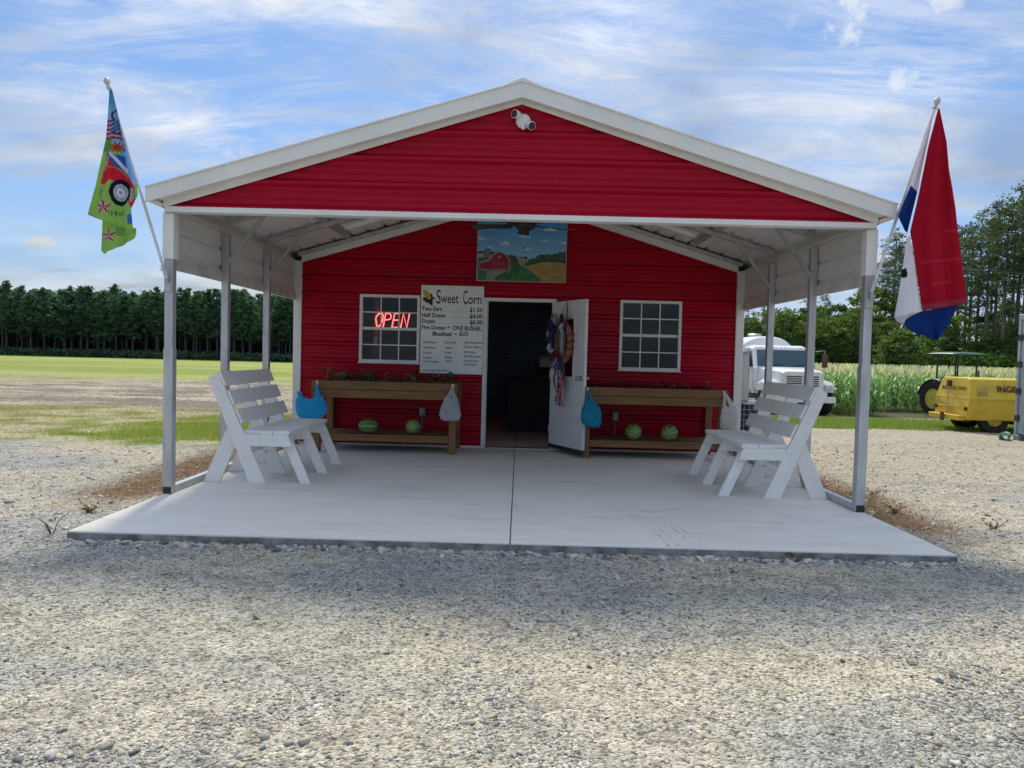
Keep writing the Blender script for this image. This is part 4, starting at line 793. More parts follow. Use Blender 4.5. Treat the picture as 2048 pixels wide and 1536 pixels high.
for i in range(60):
    a = r_.uniform(R(35), R(300)); q = r_.uniform(0.13, 0.28); flower((q*math.cos(a), -0.045-r_.uniform(0, 0.05), q*1.12*math.sin(a)), r_.uniform(0.035, 0.062), r_.choice(['navy', 'crimson', 'teal', 'teal', 'mauve', 'navy', 'crimson']))
for (x, z, y, s_) in ((0.13, 0.17, -0.10, 0.068), (-0.14, -0.07, -0.12, 0.066), (-0.04, 0.27, -0.10, 0.055), (-0.22, 0.10, -0.10, 0.05)): flower((x, y, z), s_, 'white', 13)
M_sprig = leaf_mat('sprig_leaf', (0.02, 0.045, 0.045), (0.06, 0.10, 0.09), 0.2, 20, 0.3)
for i in range(26):
    a = r_.uniform(R(70), R(265)); c = Vector((0.2*math.cos(a), -0.05, 0.22*math.sin(a))); d = (Vector((math.cos(a), -0.5, math.sin(a))) + Vector((r_.uniform(-.5, .5), r_.uniform(-.4, .2), r_.uniform(-.5, .5)))).normalized(); b = MB()
    for k in range(6):
        p = c+d*(0.02+0.022*k); s_ = d.cross(Vector((r_.uniform(-1, 1), r_.uniform(-1, 1), r_.uniform(-1, 1)))).normalized()*0.028
        b.add([p, p+s_*0.6+d*0.016, p+s_+d*0.034, p+s_*0.4+d*0.03], [(0, 1, 2, 3)])
    b.tube([c, c+d*0.15], [0.003, 0.0015], 4).build('sprig', M_sprig, wr)
def dots_mat(name, base, dot, sc):
    m = bpy.data.materials.new(name); m.use_nodes = True; t = m.node_tree; b = t.nodes['Principled BSDF']; tcn = N(t, 'ShaderNodeTexCoord'); v = N(t, 'ShaderNodeTexVoronoi', ins={'Scale': sc, 'Randomness': 0.35}); L(t, tcn.outputs['Object'], v.inputs['Vector'])
    L(t, mixc(t, ramp(t, v.outputs['Distance'], [(0.30, 0.0), (0.36, 1.0)]), dot, base), b.inputs['Base Color']); b.inputs['Roughness'].default_value = 0.7; return m
M_dotr = dots_mat('spotted_red_ribbon', (0.30, 0.02, 0.05), (0.7, 0.62, 0.62), 42); M_dotb = dots_mat('spotted_blue_ribbon', (0.05, 0.04, 0.15), (0.62, 0.6, 0.66), 42)
for k in range(7):
    a = k*0.9; b = MB(); e = Vector((math.cos(a), 0, math.sin(a)))
    b.grid(lambda u, v: tuple(Vector((0.02, -0.10, -0.25)) + e*(0.075*math.sin(math.pi*u)) + Vector((0, -0.05*math.sin(2*math.pi*u)*0.6-0.02, 0)) + e.cross(Vector((0, 1, 0)))*((v-0.5)*0.05)), 8, 2).build('bow_loop', M_dotr if k % 2 else M_dotb, wr, solid=0.001)
for k, (x, l, m_) in enumerate(((-0.06, 0.42, M_dotr), (0.0, 0.48, M_dotb), (0.05, 0.44, M_dotr), (-0.02, 0.50, M_dotr), (0.03, 0.36, M_dotb))):
    MB().grid(lambda u, v: (0.02+x*math.sin(math.pi*min(1, v*1.15))*1.6 + (u-0.5)*0.055 + 0.01*math.sin(v*9+k), -0.09+0.02*math.sin(u*5+k)+0.012*k-0.03*v*(k % 3-1), -0.27-l*v), 4, 16).build('ribbon_tail', m_, wr, solid=0.001)
MB().tube([(0.0, 0.06, 0.24), (0.0, 0.055, 0.56), (0.0, 0.085, 0.57), (0.0, 0.115, 0.55)], 0.005, 6).tube([(-0.05, 0.02, 0.22), (-0.06, 0.03, 0.40), (0, 0.05, 0.45), (0.06, 0.03, 0.40), (0.05, 0.02, 0.22)], 0.004, 6).build('hanger', M_dark, wr)

# ------------------------------------------------------------------ flags
def poly_at(pl, s):
    d = [0]
    for a, b in zip(pl, pl[1:]): d.append(d[-1]+math.dist(a, b))
    q = s*d[-1]
    for i in range(len(pl)-1):
        if q <= d[i+1] or i == len(pl)-2:
            k = (q-d[i])/max(1e-9, d[i+1]-d[i]); return (pl[i][0]+(pl[i+1][0]-pl[i][0])*k, pl[i][1]+(pl[i+1][1]-pl[i][1])*k)
def sheet(b, cols, left, right, tx, tz, y, amp, paint, nu, nv, ph=0.0, slope=0.0, bend=3.0):
    o = len(b.v)
    for j in range(nv+1):
        l, r = poly_at(left, j/nv), poly_at(right, j/nv)
        for i in range(nu+1):
            u = i/nu; cx, cy = l[0]+(r[0]-l[0])*u, l[1]+(r[1]-l[1])*u; w = min(1, j/nv*2.5)
            yy = y + amp*w*math.sin(bend*math.pi*u+ph+1.2*j/nv) + 0.4*amp*w*math.sin(7*u*math.pi+2*ph+5*j/nv) + slope*u
            b.v.append((tx(cx, cy), yy, tz(cx, cy))); cols.append(paint(cx, cy))
    for j in range(nv):
        for i in range(nu):
            a = o+j*(nu+1)+i; b.f.append((a, a+1, a+nu+2, a+nu+1))
def cloth(name, b, cols, m, parent):
    me = b.mesh(name, m, True, 75, fix=False); a = me.color_attributes.new('col', 'FLOAT_COLOR', 'POINT')
    a.data.foreach_set('color', np.hstack([np.array(cols), np.ones((len(cols), 1))]).astype(np.float32).ravel())
    o = bpy.data.objects.new(name, me); C.objects.link(o); o.parent = parent; md = o.modifiers.new('solid', 'SOLIDIFY'); md.thickness = 0.0016; md.offset = 0; return o
M_flag = attr_mat('printed_flag_cloth', 'col', 0.8, trans=0.38, spec=0.1, var=0.10, vscale=9)
M_pole = mat('white_pole', (0.72, 0.71, 0.68), 0.4)
def pole(t, base, tip):
    base, tip = Vector(base), Vector(tip); d = (tip-base).normalized(); MB().tube([base, tip], 0.0125, 12).build('pole', M_pole, t, smooth=True)
    o = MB().lathe([(0.013, -0.05), (0.020, -0.045), (0.020, -0.03), (0.013, -0.02), (0.018, -0.008), (0.027, 0.012), (0.026, 0.03), (0.016, 0.044), (0.0, 0.047)], 18).build('finial', mat('gold_grey_finial', (0.52, 0.50, 0.44), 0.4), t, smooth=True); o.location = tip; o.rotation_euler = d.to_track_quat('Z', 'Y').to_euler()
    MB().tube([base-d*0.02, base+d*0.10], 0.019, 12).build('socket', M_galv, t, smooth=True)
    sx = 1 if base.x > 0 else -1
    MB().box(sx*3.012, -0.014, 1.78, sx*3.076, -0.0045, 1.92).bar((sx*3.045, -0.014, 1.86), base+d*0.02, 0.022, 0.03).build('bracket', M_galv, t, bevel=0.003)
    MB().tube([base+d*0.06+Vector((-sx*-0.015, 0, 0)), base+d*0.06+Vector((sx*0.04, 0, 0))], 0.006, 8).build('thumb_screw', M_galv, t)
LX = lambda cx, cy: -3.7846+0.00127625*cx+0.0000070833*cy
LZ = lambda cx, cy: 3.69467+0.00002875*cx-0.00125792*cy
def inpoly(p, poly):
    x, y = p; c = False; j = len(poly)-1
    for i in range(len(poly)):
        (xi, yi), (xj, yj) = poly[i], poly[j]
        if (yi > y) != (yj > y) and x < (xj-xi)*(y-yi)/(yj-yi)+xi: c = not c
        j = i
    return c
def star(p, c, r0):
    a = math.atan2(p[0]-c[0], -(p[1]-c[1])); d = math.dist(p, c); k = ((a+0.2) % (2*math.pi/5))/(2*math.pi/5); e = abs(k-0.5)*2; return d < r0*(0.33+0.67*e**1.6), k < 0.5
def paint_l(cx, cy):
    p = (cx, cy); green = (0.34, 0.55, 0.15); sky_ = (0.28, 0.52, 0.76)
    edge = 238-0.42*(cy-195)
    col = green if cy > 560+0.0*cx else sky_
    if cx > 300+0.55*(cy-560)*0.4 and 520 < cy < 830: col = (0.30, 0.55, 0.80)
    if cy < 330: k = min(1, max(0, (cy-195)/140)); col = tuple(a*(1-k)+b*k for a, b in zip((0.06, 0.30, 0.46), (0.24, 0.48, 0.72)))
    d = math.dist(p, (292, 372)); 
    if 30 < d < 40 and cx < 305: col = (0.18, 0.02, 0.10)
    if 400 < cy < 528 and cx < 312:
        k = int((cy-400)/14.2); col = (0.30, 0.02, 0.07) if k % 2 == 0 else (0.55, 0.42, 0.50)
        if cy < 485 and 255 < cx < 305: col = (0.03, 0.12, 0.34) if (int(cx/9)+int(cy/9)) % 3 else (0.35, 0.5, 0.7)
    if 528 <= cy < 610 and cx < 265: col = (0.16, 0.36, 0.12)
    if math.dist(p, (288, 585)) < 40*(0.72+0.28*math.sin(9*math.atan2(cy-585, cx-288))): col = (0.50, 0.05, 0.04)
    if 520 < cy < 610 and 318 < cx < 345 and (cy//16) % 2: col = (0.25, 0.1, 0.3)
    if inpoly(p, [(210, 615), (250, 620), (300, 720), (345, 760), (410, 850), (412, 960), (385, 990), (360, 930), (300, 830), (250, 800), (210, 832), (168, 820), (185, 755), (205, 700)]): col = (0.60, 0.03, 0.05)
    if inpoly(p, [(215, 630), (232, 625), (225, 700), (208, 712)]): col = (0.55, 0.40, 0.33)
    if inpoly(p, [(215, 615), (330, 640), (338, 690), (352, 745), (320, 750), (270, 700), (235, 660)]):
        col = (0.03, 0.16, 0.46)
        for k in range(5):
            if math.dist(p, (262+k*20, 640+k*24)) < 9: col = (0.75, 0.6, 0.66)
            elif abs((cy-640)-(cx-262)*1.2) < 16 and col[0] < 0.1: col = (0.62, 0.66, 0.75)
    d = math.dist(p, (205, 800)); 
    if 95 < math.dist(p, (250, 815)) < 102 and cy < 790 and cx > 165: col = (0.6, 0.25, 0.2)
    d = math.dist((cx, cy), (310, 885)); dx = (cx-308)/68; dy = (cy-885)/88; e = math.hypot(dx, dy)
    if e < 1: col = (0.012, 0.02, 0.035)
    if e < 0.62: col = (0.55, 0.58, 0.66)
    if e < 0.50: col = (0.24, 0.28, 0.36)
    if e < 0.40: col = (0.60, 0.62, 0.70)
    if e < 0.10: col = (0.2, 0.2, 0.28)
    if inpoly(p, [(365, 860), (400, 850), (408, 930), (380, 950)]): col = (0.10, 0.30, 0.08) if (int(cx/8)+int(cy/10)) % 2 else (0.6, 0.62, 0.6)
    for c, r0 in (((203, 982), 58), ((216, 1168), 58)):
        s_, h = star(p, c, r0)
        if s_: col = (0.36, 0.02, 0.07) if h else (0.62, 0.42, 0.46)
    if 150 < cx < 205 and 845 < cy < 930 and abs(cx-178) < 26*(1-abs(cy-888)/44) and (cy//9) % 2: col = (0.07, 0.24, 0.07)
    if 235 < cx < 335 and 1000 < cy < 1045 and (int(cx)//10) % 2 and abs(cy-1022) < 16: col = (0.07, 0.24, 0.07)
    if 360 < cx and 1030 < cy < 1095: col = (0.05, 0.2, 0.5)
    if 265 < cx < 320 and 1110 < cy < 1170 and (int(cx+cy)//9) % 2: col = (0.07, 0.22, 0.06)
    return col
fl_l = thing('flag_on_pole', 'green and blue country print flag with red vehicle and stars on a white pole', 'flag', (0, 0, 0), 0, 'flags on the front posts')
pole(fl_l, (-3.035, -0.062, 1.90), (-3.505, -0.15, 3.505))
b, cc = MB(), []
sheet(b, cc, [(238, 195), (205, 520), (140, 830), (82, 1030)], [(254, 200), (345, 560), (425, 830), (430, 905), (385, 995), (402, 1150)], LX, LZ, -0.165, 0.022, paint_l, 64, 150, 0.4)
# bottom edge of the main panel runs from the low left corner to the fold on the right
cloth('cloth', b, cc, M_flag, fl_l)
b, cc = MB(), []
sheet(b, cc, [(172, 1064), (158, 1268), (182, 1292)], [(400, 1120), (404, 1150), (396, 1188)], LX, LZ, -0.125, 0.015, paint_l, 48, 50, 1.4)
cloth('folded_cloth', b, cc, M_flag, fl_l)
FX = lambda cx, cy: 2.8217-0.05+0.001477*cx+0.0000665*cy
FZ = lambda cx, cy: 3.598+0.0000335*cx-0.001473*cy
fl_r = thing('flag_on_pole', 'red, white and blue banner flag drooping from a white pole beside the pines', 'flag', (0, 0, 0), 0, 'flags on the front posts')
pole(fl_r, (3.035, -0.062, 1.93), (3.440, -0.20, 3.475))
RED, WHT, BLU = (0.46, 0.006, 0.03), (0.80, 0.80, 0.84), (0.008, 0.045, 0.24)
M_flag2 = attr_mat('sewn_flag_nylon', 'col', 0.7, trans=0.35, spec=0.15, var=0.08, vscale=6)
def cl(name, left, right, y, amp, paint, nu, nv, ph, slope=0.0):
    b, cc = MB(), []; sheet(b, cc, left, right, FX, FZ, y, amp, paint, nu, nv, ph, slope); cloth(name, b, cc, M_flag2, fl_r)
def pr_(cx, cy):
    for k, yy in enumerate((820, 985, 1110)):
        if abs(cy-yy+0.08*(cx-400)) < 4: return (0.52, 0.03, 0.07)
    if cy > 1250-0.17*(cx-345)-22 and cy > 1180: return (0.40, 0.05, 0.09)
    return RED
cl('red_panel', [(426, 140), (375, 345), (330, 590), (275, 820), (300, 960), (345, 1262)], [(434, 142), (470, 330), (480, 480), (515, 690), (528, 800), (550, 960), (583, 1222)], -0.290, 0.022, pr_, 26, 90, 0.3)
cl('white_hem', [(434, 142), (470, 330), (480, 480), (512, 690), (526, 800)], [(436, 142), (478, 330), (492, 480), (520, 690), (529, 800)], -0.262, 0.004, lambda x, y: (0.03, 0.02, 0.03) if 670 < y < 730 else WHT, 3, 40, 0.3)
cl('white_stripe', [(423, 148), (296, 555)], [(428, 148), (334, 592)], -0.215, 0.006, lambda x, y: WHT, 6, 30, 0.2)
cl('blue_corner', [(296, 556), (228, 730), (268, 812)], [(334, 592), (305, 705), (277, 818)], -0.222, 0.006, lambda x, y: BLU, 8, 24, 0.8)
def pw(x, y): return (0.02, 0.02, 0.025) if (x < 262 and 1025 < y < 1075) else WHT
cl('white_panel', [(272, 850), (250, 980), (225, 1150), (198, 1305)], [(277, 832), (302, 960), (327, 1130), (349, 1264)], -0.250, 0.012, pw, 16, 60, 0.9)
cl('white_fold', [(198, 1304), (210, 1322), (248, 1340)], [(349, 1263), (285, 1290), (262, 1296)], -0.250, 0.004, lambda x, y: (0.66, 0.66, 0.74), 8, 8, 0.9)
cl('blue_panel', [(262, 1284), (250, 1340), (330, 1385), (436, 1425)], [(566, 1222), (545, 1265), (500, 1345), (442, 1428)], -0.225, 0.018, lambda x, y: BLU, 24, 30, 1.7)
cl('blue_edge', [(560, 1000), (578, 1150)], [(598, 1072), (590, 1165)], -0.215, 0.004, lambda x, y: BLU, 5, 12, 0.2)
# ------------------------------------------------------------------ yard: container, compressor, tractor, truck
gz = lambda x, y: float(ground_z(x, y))
M_tyre = mat('tyre_rubber', (0.018, 0.018, 0.019), 0.85, 0, 0.2, 20)
def wheel(parent, c, r, w, rimcol, lugs=0, axis='x', inner=0.55):
    n = 28; P = [(r*inner, -w*0.42), (r*0.86, -w*0.5), (r*0.96, -w*0.46), (r, -w*0.3), (r, w*0.3), (r*0.96, w*0.46), (r*0.86, w*0.5), (r*inner, w*0.42)]
    b = MB().lathe(P, n, (0, 0, 0), 'x', caps=False)
    if lugs:
        for k in range(lugs):
            for sd in (-1, 1):
                a = 2*math.pi*(k+0.25*sd)/lugs; a2 = a+0.20
                b.bar((sd*w*0.02, r*1.0*math.cos(a), r*1.0*math.sin(a)), (sd*w*0.46, r*0.985*math.cos(a2), r*0.985*math.sin(a2)), 0.045, 0.05, up=(0, math.cos(a), math.sin(a)))
    o = b.build('wheel', M_tyre, parent, smooth=True, angle=35); o.location = c
    if axis == 'y': o.rotation_euler = (0, 0, R(90))
    mr = mat('rim_%.2f_%.2f' % rimcol[:2], rimcol, 0.45, 0.2, 0.1, 8)
    for s_ in (-1, 1):
        MB().lathe([(r*inner, s_*w*0.40), (r*inner*0.92, s_*w*0.40), (r*inner*0.8, s_*w*0.18), (r*0.26, s_*w*0.14), (r*0.22, s_*w*0.30), (0.001, s_*w*0.32)], 24, axis='x').build('rim', mr, o, smooth=True, angle=30)
        for k in range(6): MB().tube([(s_*w*0.14, r*0.34*math.cos(k*1.047), r*0.34*math.sin(k*1.047)), (s_*w*0.22, r*0.34*math.cos(k*1.047), r*0.34*math.sin(k*1.047))], r*0.03, 6).build('lug_nut', M_steel, o)
    return o
# shipping container: its door end faces the stand
g0 = gz(12, 8); ctn = thing('shipping_container', 'grey steel shipping container at the right edge of the picture', 'container', (10.28, 8.03, g0))
M_ctn = mat('container_grey_paint', (0.33, 0.36, 0.39), 0.5, 0.1, 0.12, 2, bump=0.1, bscale=10)
for y in (-1.22, 1.22):
    for x in (0.0, 6.06):
        MB().box(x-0.08 if x else 0, y-0.08 if y > 0 else y, 0.12, x if x else 0.12, y if y > 0 else y+0.08, 2.47).build('corner_post', M_ctn, ctn, bevel=0.006)
        for z in (0.0, 2.471): MB().box(x-0.16 if x else -0.004, y-0.158 if y > 0 else y-0.004, z, x+0.004 if x else 0.16, y+0.004 if y > 0 else y+0.158, z+0.119).build('corner_casting', M_ctn, ctn, bevel=0.01)
    b = MB(); n = 24
    pts = []; yo = y-0.04*(1 if y > 0 else -1)
    for k in range(n): x = 0.125+k*(5.85/n); s_ = 0.02*(1 if k % 2 else -1); pts += [(x, yo+s_), (x+5.85/n*0.8, yo+s_)]
    for (xa, ya), (xb, yb) in zip(pts, pts[1:]): b.add([(xa, ya, 0.13), (xb, yb, 0.13), (xb, yb, 2.47), (xa, ya, 2.47)], [(0, 1, 2, 3)])
    b.build('side_sheet', M_ctn, ctn, solid=0.004)
    for z in (0.02, 2.50): MB().box(0.165, y-0.06 if y > 0 else y, z, 5.895, y if y > 0 else y+0.06, z+0.09).build('side_rail', M_ctn, ctn)
MB().box(0.1, -1.16, 2.52, 5.96, 1.16, 2.55).build('roof', M_ctn, ctn); MB().box(0.1, -1.16, 0.06, 5.96, 1.16, 0.12).build('floor', M_ctn, ctn); MB().box(5.97, -1.14, 0.12, 6.0, 1.14, 2.47).build('end_sheet', M_ctn, ctn)
for s_ in (-1, 1):
    d = MB().box(0.02, 0.01*s_, 0.14, 0.06, 1.13*s_, 2.46).build('door', M_ctn, ctn, bevel=0.005)
    for k in range(4): MB().box(-0.004, s_*1.08, 0.4+k*0.55, 0.019, s_*1.215, 0.52+k*0.55).build('hinge', M_dark, d)
    for yy in (0.28, 0.80):
        MB().tube([(-0.03, s_*yy, 0.10), (-0.03, s_*yy, 2.48)], 0.017, 8).build('lock_rod', M_galv, d, smooth=True); MB().bar((-0.045, s_*yy, 1.2), (-0.045, s_*(yy-0.3), 1.2), 0.012, 0.03).build('lock_handle', M_galv, d)
    for k in range(5): MB().box(0.012, 0.05*s_, 0.3+k*0.44, 0.0195, 1.05*s_, 0.52+k*0.44).build('pressing', M_ctn, d)
pp = thing('teal_pipe', 'short pale teal plastic pipe lying at the foot of the grey container', 'pipe', (10.02, 9.15, gz(10.02, 9.15)+0.075)); M_teal = mat('teal_plastic', (0.16, 0.42, 0.36), 0.5)
b = MB(); b.tube([(-0.10, -0.16, 0), (0.20, 0.22, 0)], 0.075, 20, caps=False); b.build('pipe_wall', M_teal, pp, smooth=True, solid=0.014); MB().tube([(-0.09, -0.145, 0), (-0.05, -0.095, 0)], 0.09, 20, caps=False).build('collar', M_teal, pp, smooth=True, solid=0.012)

# yellow trailer compressor: rear end towards the stand, side towards the lot
g1 = gz(11.8, 11.6); cp = thing('air_compressor', 'yellow trailer air compressor with black lettering beside the grey container', 'compressor', (10.32, 10.95, g1))
M_yel = mat('compressor_yellow', (0.66, 0.46, 0.035), 0.42, 0, 0.08, 2.5, col2=(0.44, 0.29, 0.035), lo=0.45, hi=0.75)
prof = [(0.02, 0.30), (1.42, 0.30), (1.42, 0.80), (1.30, 1.24), (1.20, 1.275), (0.24, 1.275), (0.14, 1.24), (0.0, 0.80)]
MB().add([(0.0 if z < 0.8 else 0.10*(z-0.8)/0.47, y, z) for y, z in prof] + [(3.3, y, z) for y, z in prof], [tuple(range(8))[::-1], tuple(range(8, 16))] + [(i, (i+1) % 8, 8+(i+1) % 8, 8+i) for i in range(8)]).build('canopy', M_yel, cp, bevel=0.02, seg=2)
MB().box(0.03, -0.012, 0.775, 3.28, 0.004, 0.805).build('side_lip', M_yel, cp, bevel=0.004)
for z in (0.57, 0.79): MB().box(-0.018, 0.07, z, 0.001, 1.35, z+0.03).build('rear_rib', M_yel, cp, bevel=0.004)
MB().box(-0.16, 0.10, 0.285, -0.002, 1.40, 0.40).build('rear_bumper', M_yel, cp, bevel=0.008)
for y in (0.08, 1.34): MB().lathe([(0.05, 0), (0.05, -0.03), (0.03, -0.045), (0, -0.047)], 16, (-0.002, y, 0.56), 'x').build('tail_light', mat('tail_red', (0.10, 0.008, 0.008), 0.25), cp, smooth=True)
MB().tube([(-0.06, 0.72, 1.22), (-0.05, 0.78, 0.36)], 0.014, 8).build('latch_rod', M_steel, cp); MB().box(-0.09, 0.68, 1.05, -0.0, 0.78, 1.20).build('latch_block', mat('rust_brown', (0.10, 0.045, 0.02), 0.9), cp, bevel=0.008); MB().box(-0.185, 0.69, 0.24, -0.165, 0.83, 0.44).build('hitch_plate', mat('rust_brown', (0.1, 0.05, 0.02)), cp)
MB().prism([(0.10, 0.82), (0.55, 0.82), (0.62, 1.22), (0.16, 1.22)], 'y', -0.004, 0.30).build('louvre_panel', M_yel, cp) if False else None
for k in range(9): MB().bar((0.20, 0.028+k*0.0115, 0.88+k*0.033), (0.44, 0.028+k*0.0115, 0.88+k*0.033), 0.012, 0.016).build('louvre', mat('sooty_grey', (0.15, 0.135, 0.09), 0.8), cp)
sl = math.atan2(0.14, 0.44)
text('INGERSOLL RAND', 0.20, M_black, cp, (0.66, 0.036, 0.965), (R(90)-sl, 0, 0), bold=0.004); text('INGERSOLL RAND', 0.125, M_black, cp, (0.040, 1.22, 0.98), (R(90)-0.21, 0, R(-90)), bold=0.003)
for y in (-0.02, 1.44): wheel(cp, (0.66, 0.16 if y < 0 else 1.26, 0.34), 0.34, 0.22, (0.55, 0.42, 0.05), axis='y')
MB().box(1.1, 0.1, 0.22, 2.6, 1.3, 0.299).build('chassis', M_dark, cp); MB().bar((3.2, 0.7, 0.34), (4.6, 0.7, 0.36), 0.1, 0.1).build('drawbar', M_dark, cp); MB().tube([(4.4, 0.7, 0.0), (4.4, 0.7, 0.6)], 0.03, 8).build('jack_stand', M_dark, cp)

# tractor with sun canopy in the corn edge
g2 = gz(13.4, 17.4); tr_ = thing('tractor', 'dark green tractor with sun canopy standing at the corn edge behind the yellow compressor', 'tractor', (14.32, 18.95, g2), R(195)); tr_.scale = (0.84, 0.84, 0.84)
M_grn = mat('tractor_green', (0.025, 0.085, 0.03), 0.4, 0, 0.1, 4); YRIM = (0.66, 0.54, 0.09)
for sx in (-1, 1):
    wheel(tr_, (sx*0.62, 0, 0.68), 0.68, 0.36, YRIM, 18, inner=0.60); wheel(tr_, (sx*0.58, 2.0, 0.40), 0.40, 0.22, YRIM, 14, inner=0.55)
    f = MB()
    def fen(u, v, sx=sx): a = R(20+150*u); return (sx*(0.40+0.36*v), 0.82*math.cos(a)*1.0, 0.68+0.80*math.sin(a)-0.03*v*v)
    f.grid(fen, 14, 4).build('fender', M_grn, tr_, solid=0.02, smooth=True)
    for y in (-0.2, 0.8): MB().tube([(sx*0.44, y, 0.9), (sx*0.44, y+0.02, 2.42)], 0.032, 8).build('canopy_post', M_dark, tr_)
b = MB(); b.grid(lambda u, v: ((u-0.5)*1.72, -0.45+v*1.5, 2.42+0.09*(1-(2*u-1)**4)*(1-(2*v-1)**4)), 12, 12).build('canopy_roof', M_grn, tr_, solid=0.05, smooth=True)
MB().prism([(0.55, 0.70), (2.45, 0.66), (2.50, 1.12), (2.30, 1.26), (0.75, 1.34), (0.55, 1.30)], 'x', -0.30, 0.30).build('hood', M_grn, tr_, bevel=0.05, seg=2)
MB().box(-0.30, -0.35, 0.45, 0.30, 1.0, 0.75).build('transmission', M_dark, tr_, bevel=0.03); MB().prism([(-0.2, 0.98), (0.25, 0.98), (0.25, 1.08), (-0.08, 1.10), (-0.16, 1.55), (-0.26, 1.55)], 'x', -0.24, 0.24).build('seat', M_dark, tr_, bevel=0.03)
MB().tube([(0.19*math.cos(a), 0.48+0.07*math.sin(a), 1.40+0.17*math.sin(a)) for a in np.linspace(0, 6.28, 22)], 0.014, 6).tube([(0, 0.48, 1.40), (0, 0.66, 1.15)], 0.018, 6).build('steering_wheel', M_dark, tr_); MB().tube([(0.16, 1.5, 1.2), (0.16, 1.5, 1.85)], 0.03, 8).build('exhaust', M_dark, tr_)
MB().bar((-0.5, 2.0, 0.40), (0.5, 2.0, 0.40), 0.1, 0.12).build('front_axle', M_dark, tr_); MB().bar((-0.5, 0.0, 0.68), (0.5, 0, 0.68), 0.16, 0.16).build('rear_axle', M_dark, tr_)
for sx in (-1, 1): MB().bar((sx*0.3, -0.4, 0.5), (sx*0.38, -1.0, 0.42), 0.05, 0.06).build('hitch_arm', M_dark, tr_)

# white tank truck, nose towards the camera
g3 = gz(8.9, 19); tk = thing('tank_truck', 'white tank truck parked facing the camera between the stand and the corn', 'truck', (8.93, 17.5, g3), R(2))
M_tw = mat('truck_white_paint', (0.74, 0.74, 0.73), 0.3, 0, 0.05, 3, coat=0.3)
def loft(secs, name, m, parent, bevel=0.0, smooth=True):
    b = MB(); n = len(secs[0]); 
    for s_ in secs: b.v.extend(s_)
    for j in range(len(secs)-1):
        for i in range(n): b.f.append((j*n+i, j*n+(i+1) % n, (j+1)*n+(i+1) % n, (j+1)*n+i))
    b.f.append(tuple(range(n))[::-1]); b.f.append(tuple((len(secs)-1)*n+i for i in range(n))); return b.build(name, m, parent, bevel=bevel, smooth=smooth, angle=32)
def sec(y, hw, zb, zt, rc=0.12, ht=None):
    ht = ht or hw; return [(-hw, y, zb), (hw, y, zb), (hw, y, zt-rc*1.4), (ht-rc*0.3, y, zt-rc*0.4), (ht-rc*1.2, y, zt), (-(ht-rc*1.2), y, zt), (-(ht-rc*0.3), y, zt-rc*0.4), (-hw, y, zt-rc*1.4)]
loft([sec(0.0, 0.66, 0.62, 1.38, 0.10), sec(0.10, 0.70, 0.60, 1.43, 0.12), sec(0.8, 0.78, 0.60, 1.47, 0.14), sec(1.55, 0.90, 0.60, 1.51, 0.14)], 'hood', M_tw, tk)
for sx in (-1, 1):
    loft([[(sx*(0.62+a[0]), y, a[1]) for a in ((0, 0.75), (0.46, 0.75), (0.46, h-0.10), (0.36, h), (0, h+0.04))] for y, h in ((0.06, 0.98), (0.18, 1.08), (0.75, 1.12), (1.15, 1.02), (1.30, 0.80))], 'fender', M_tw, tk)
    wheel(tk, (sx*0.93, 0.62, 0.47), 0.47, 0.27, (0.6, 0.6, 0.6)); wheel(tk, (sx*0.90, 5.2, 0.47), 0.47, 0.5, (0.6, 0.6, 0.6))
    MB().box(sx*0.72, -0.012, 0.83, sx*0.95, 0.06, 0.98).build('headlight', mat('lamp_lens', (0.6, 0.62, 0.62), 0.15), tk, bevel=0.015)
    m_ = MB().tube([(sx*1.02, 1.55, 2.05), (sx*1.30, 1.45, 2.08), (sx*1.32, 1.45, 1.45), (sx*1.03, 1.55, 1.40)], 0.012, 6).build('mirror_arm', M_steel, tk); MB().box(sx*1.22, 1.42, 1.52, sx*1.40, 1.48, 1.95).build('mirror', mat('mirror_back_%d' % sx, (0.09, 0.05, 0.02) if sx > 0 else (0.6, 0.6, 0.6), 0.4), m_, bevel=0.01)
    MB().tube([(sx*1.05, 2.72, 1.05), (sx*1.09, 2.75, 1.12), (sx*1.09, 2.75, 1.75), (sx*1.05, 2.72, 1.8)], 0.014, 6).build('grab_handle', M_steel, tk)
    d = MB().box(sx*1.012, 1.66, 0.72, sx*1.030, 2.60, 1.42).build('door', M_tw, tk, bevel=0.006); MB().box(sx*1.031, 2.40, 1.18, sx*1.045, 2.54, 1.23).build('handle', M_dark, d)
    MB().prism([(1.74, 1.50), (2.52, 1.50), (2.48, 2.02), (2.02, 2.02)], 'x', sx*1.005, sx*1.022).build('side_window', mat('tinted_glass', (0.02, 0.035, 0.04), 0.06, 0, 0, spec=0.8), tk)
    MB().lathe([(0.28, 1.9), (0.28, 3.1)], 20, (sx*0.78, 0, 0.62), 'y').build('fuel_tank', M_steel, tk, smooth=True)
for k in range(6):
    for sx in (-1, 1): MB().box(sx*0.025, -0.006, 0.86+k*0.070, sx*0.51, 0.02, 0.898+k*0.070).build('grille_slot', mat('grille_dark', (0.012, 0.014, 0.03), 0.5), tk)
MB().box(-1.02, -0.16, 0.42, 1.02, -0.02, 0.62).build('bumper', M_tw, tk, bevel=0.02); MB().box(-0.45, 0.0, 0.35, 0.45, 5.9, 0.55).build('chassis', M_dark, tk)
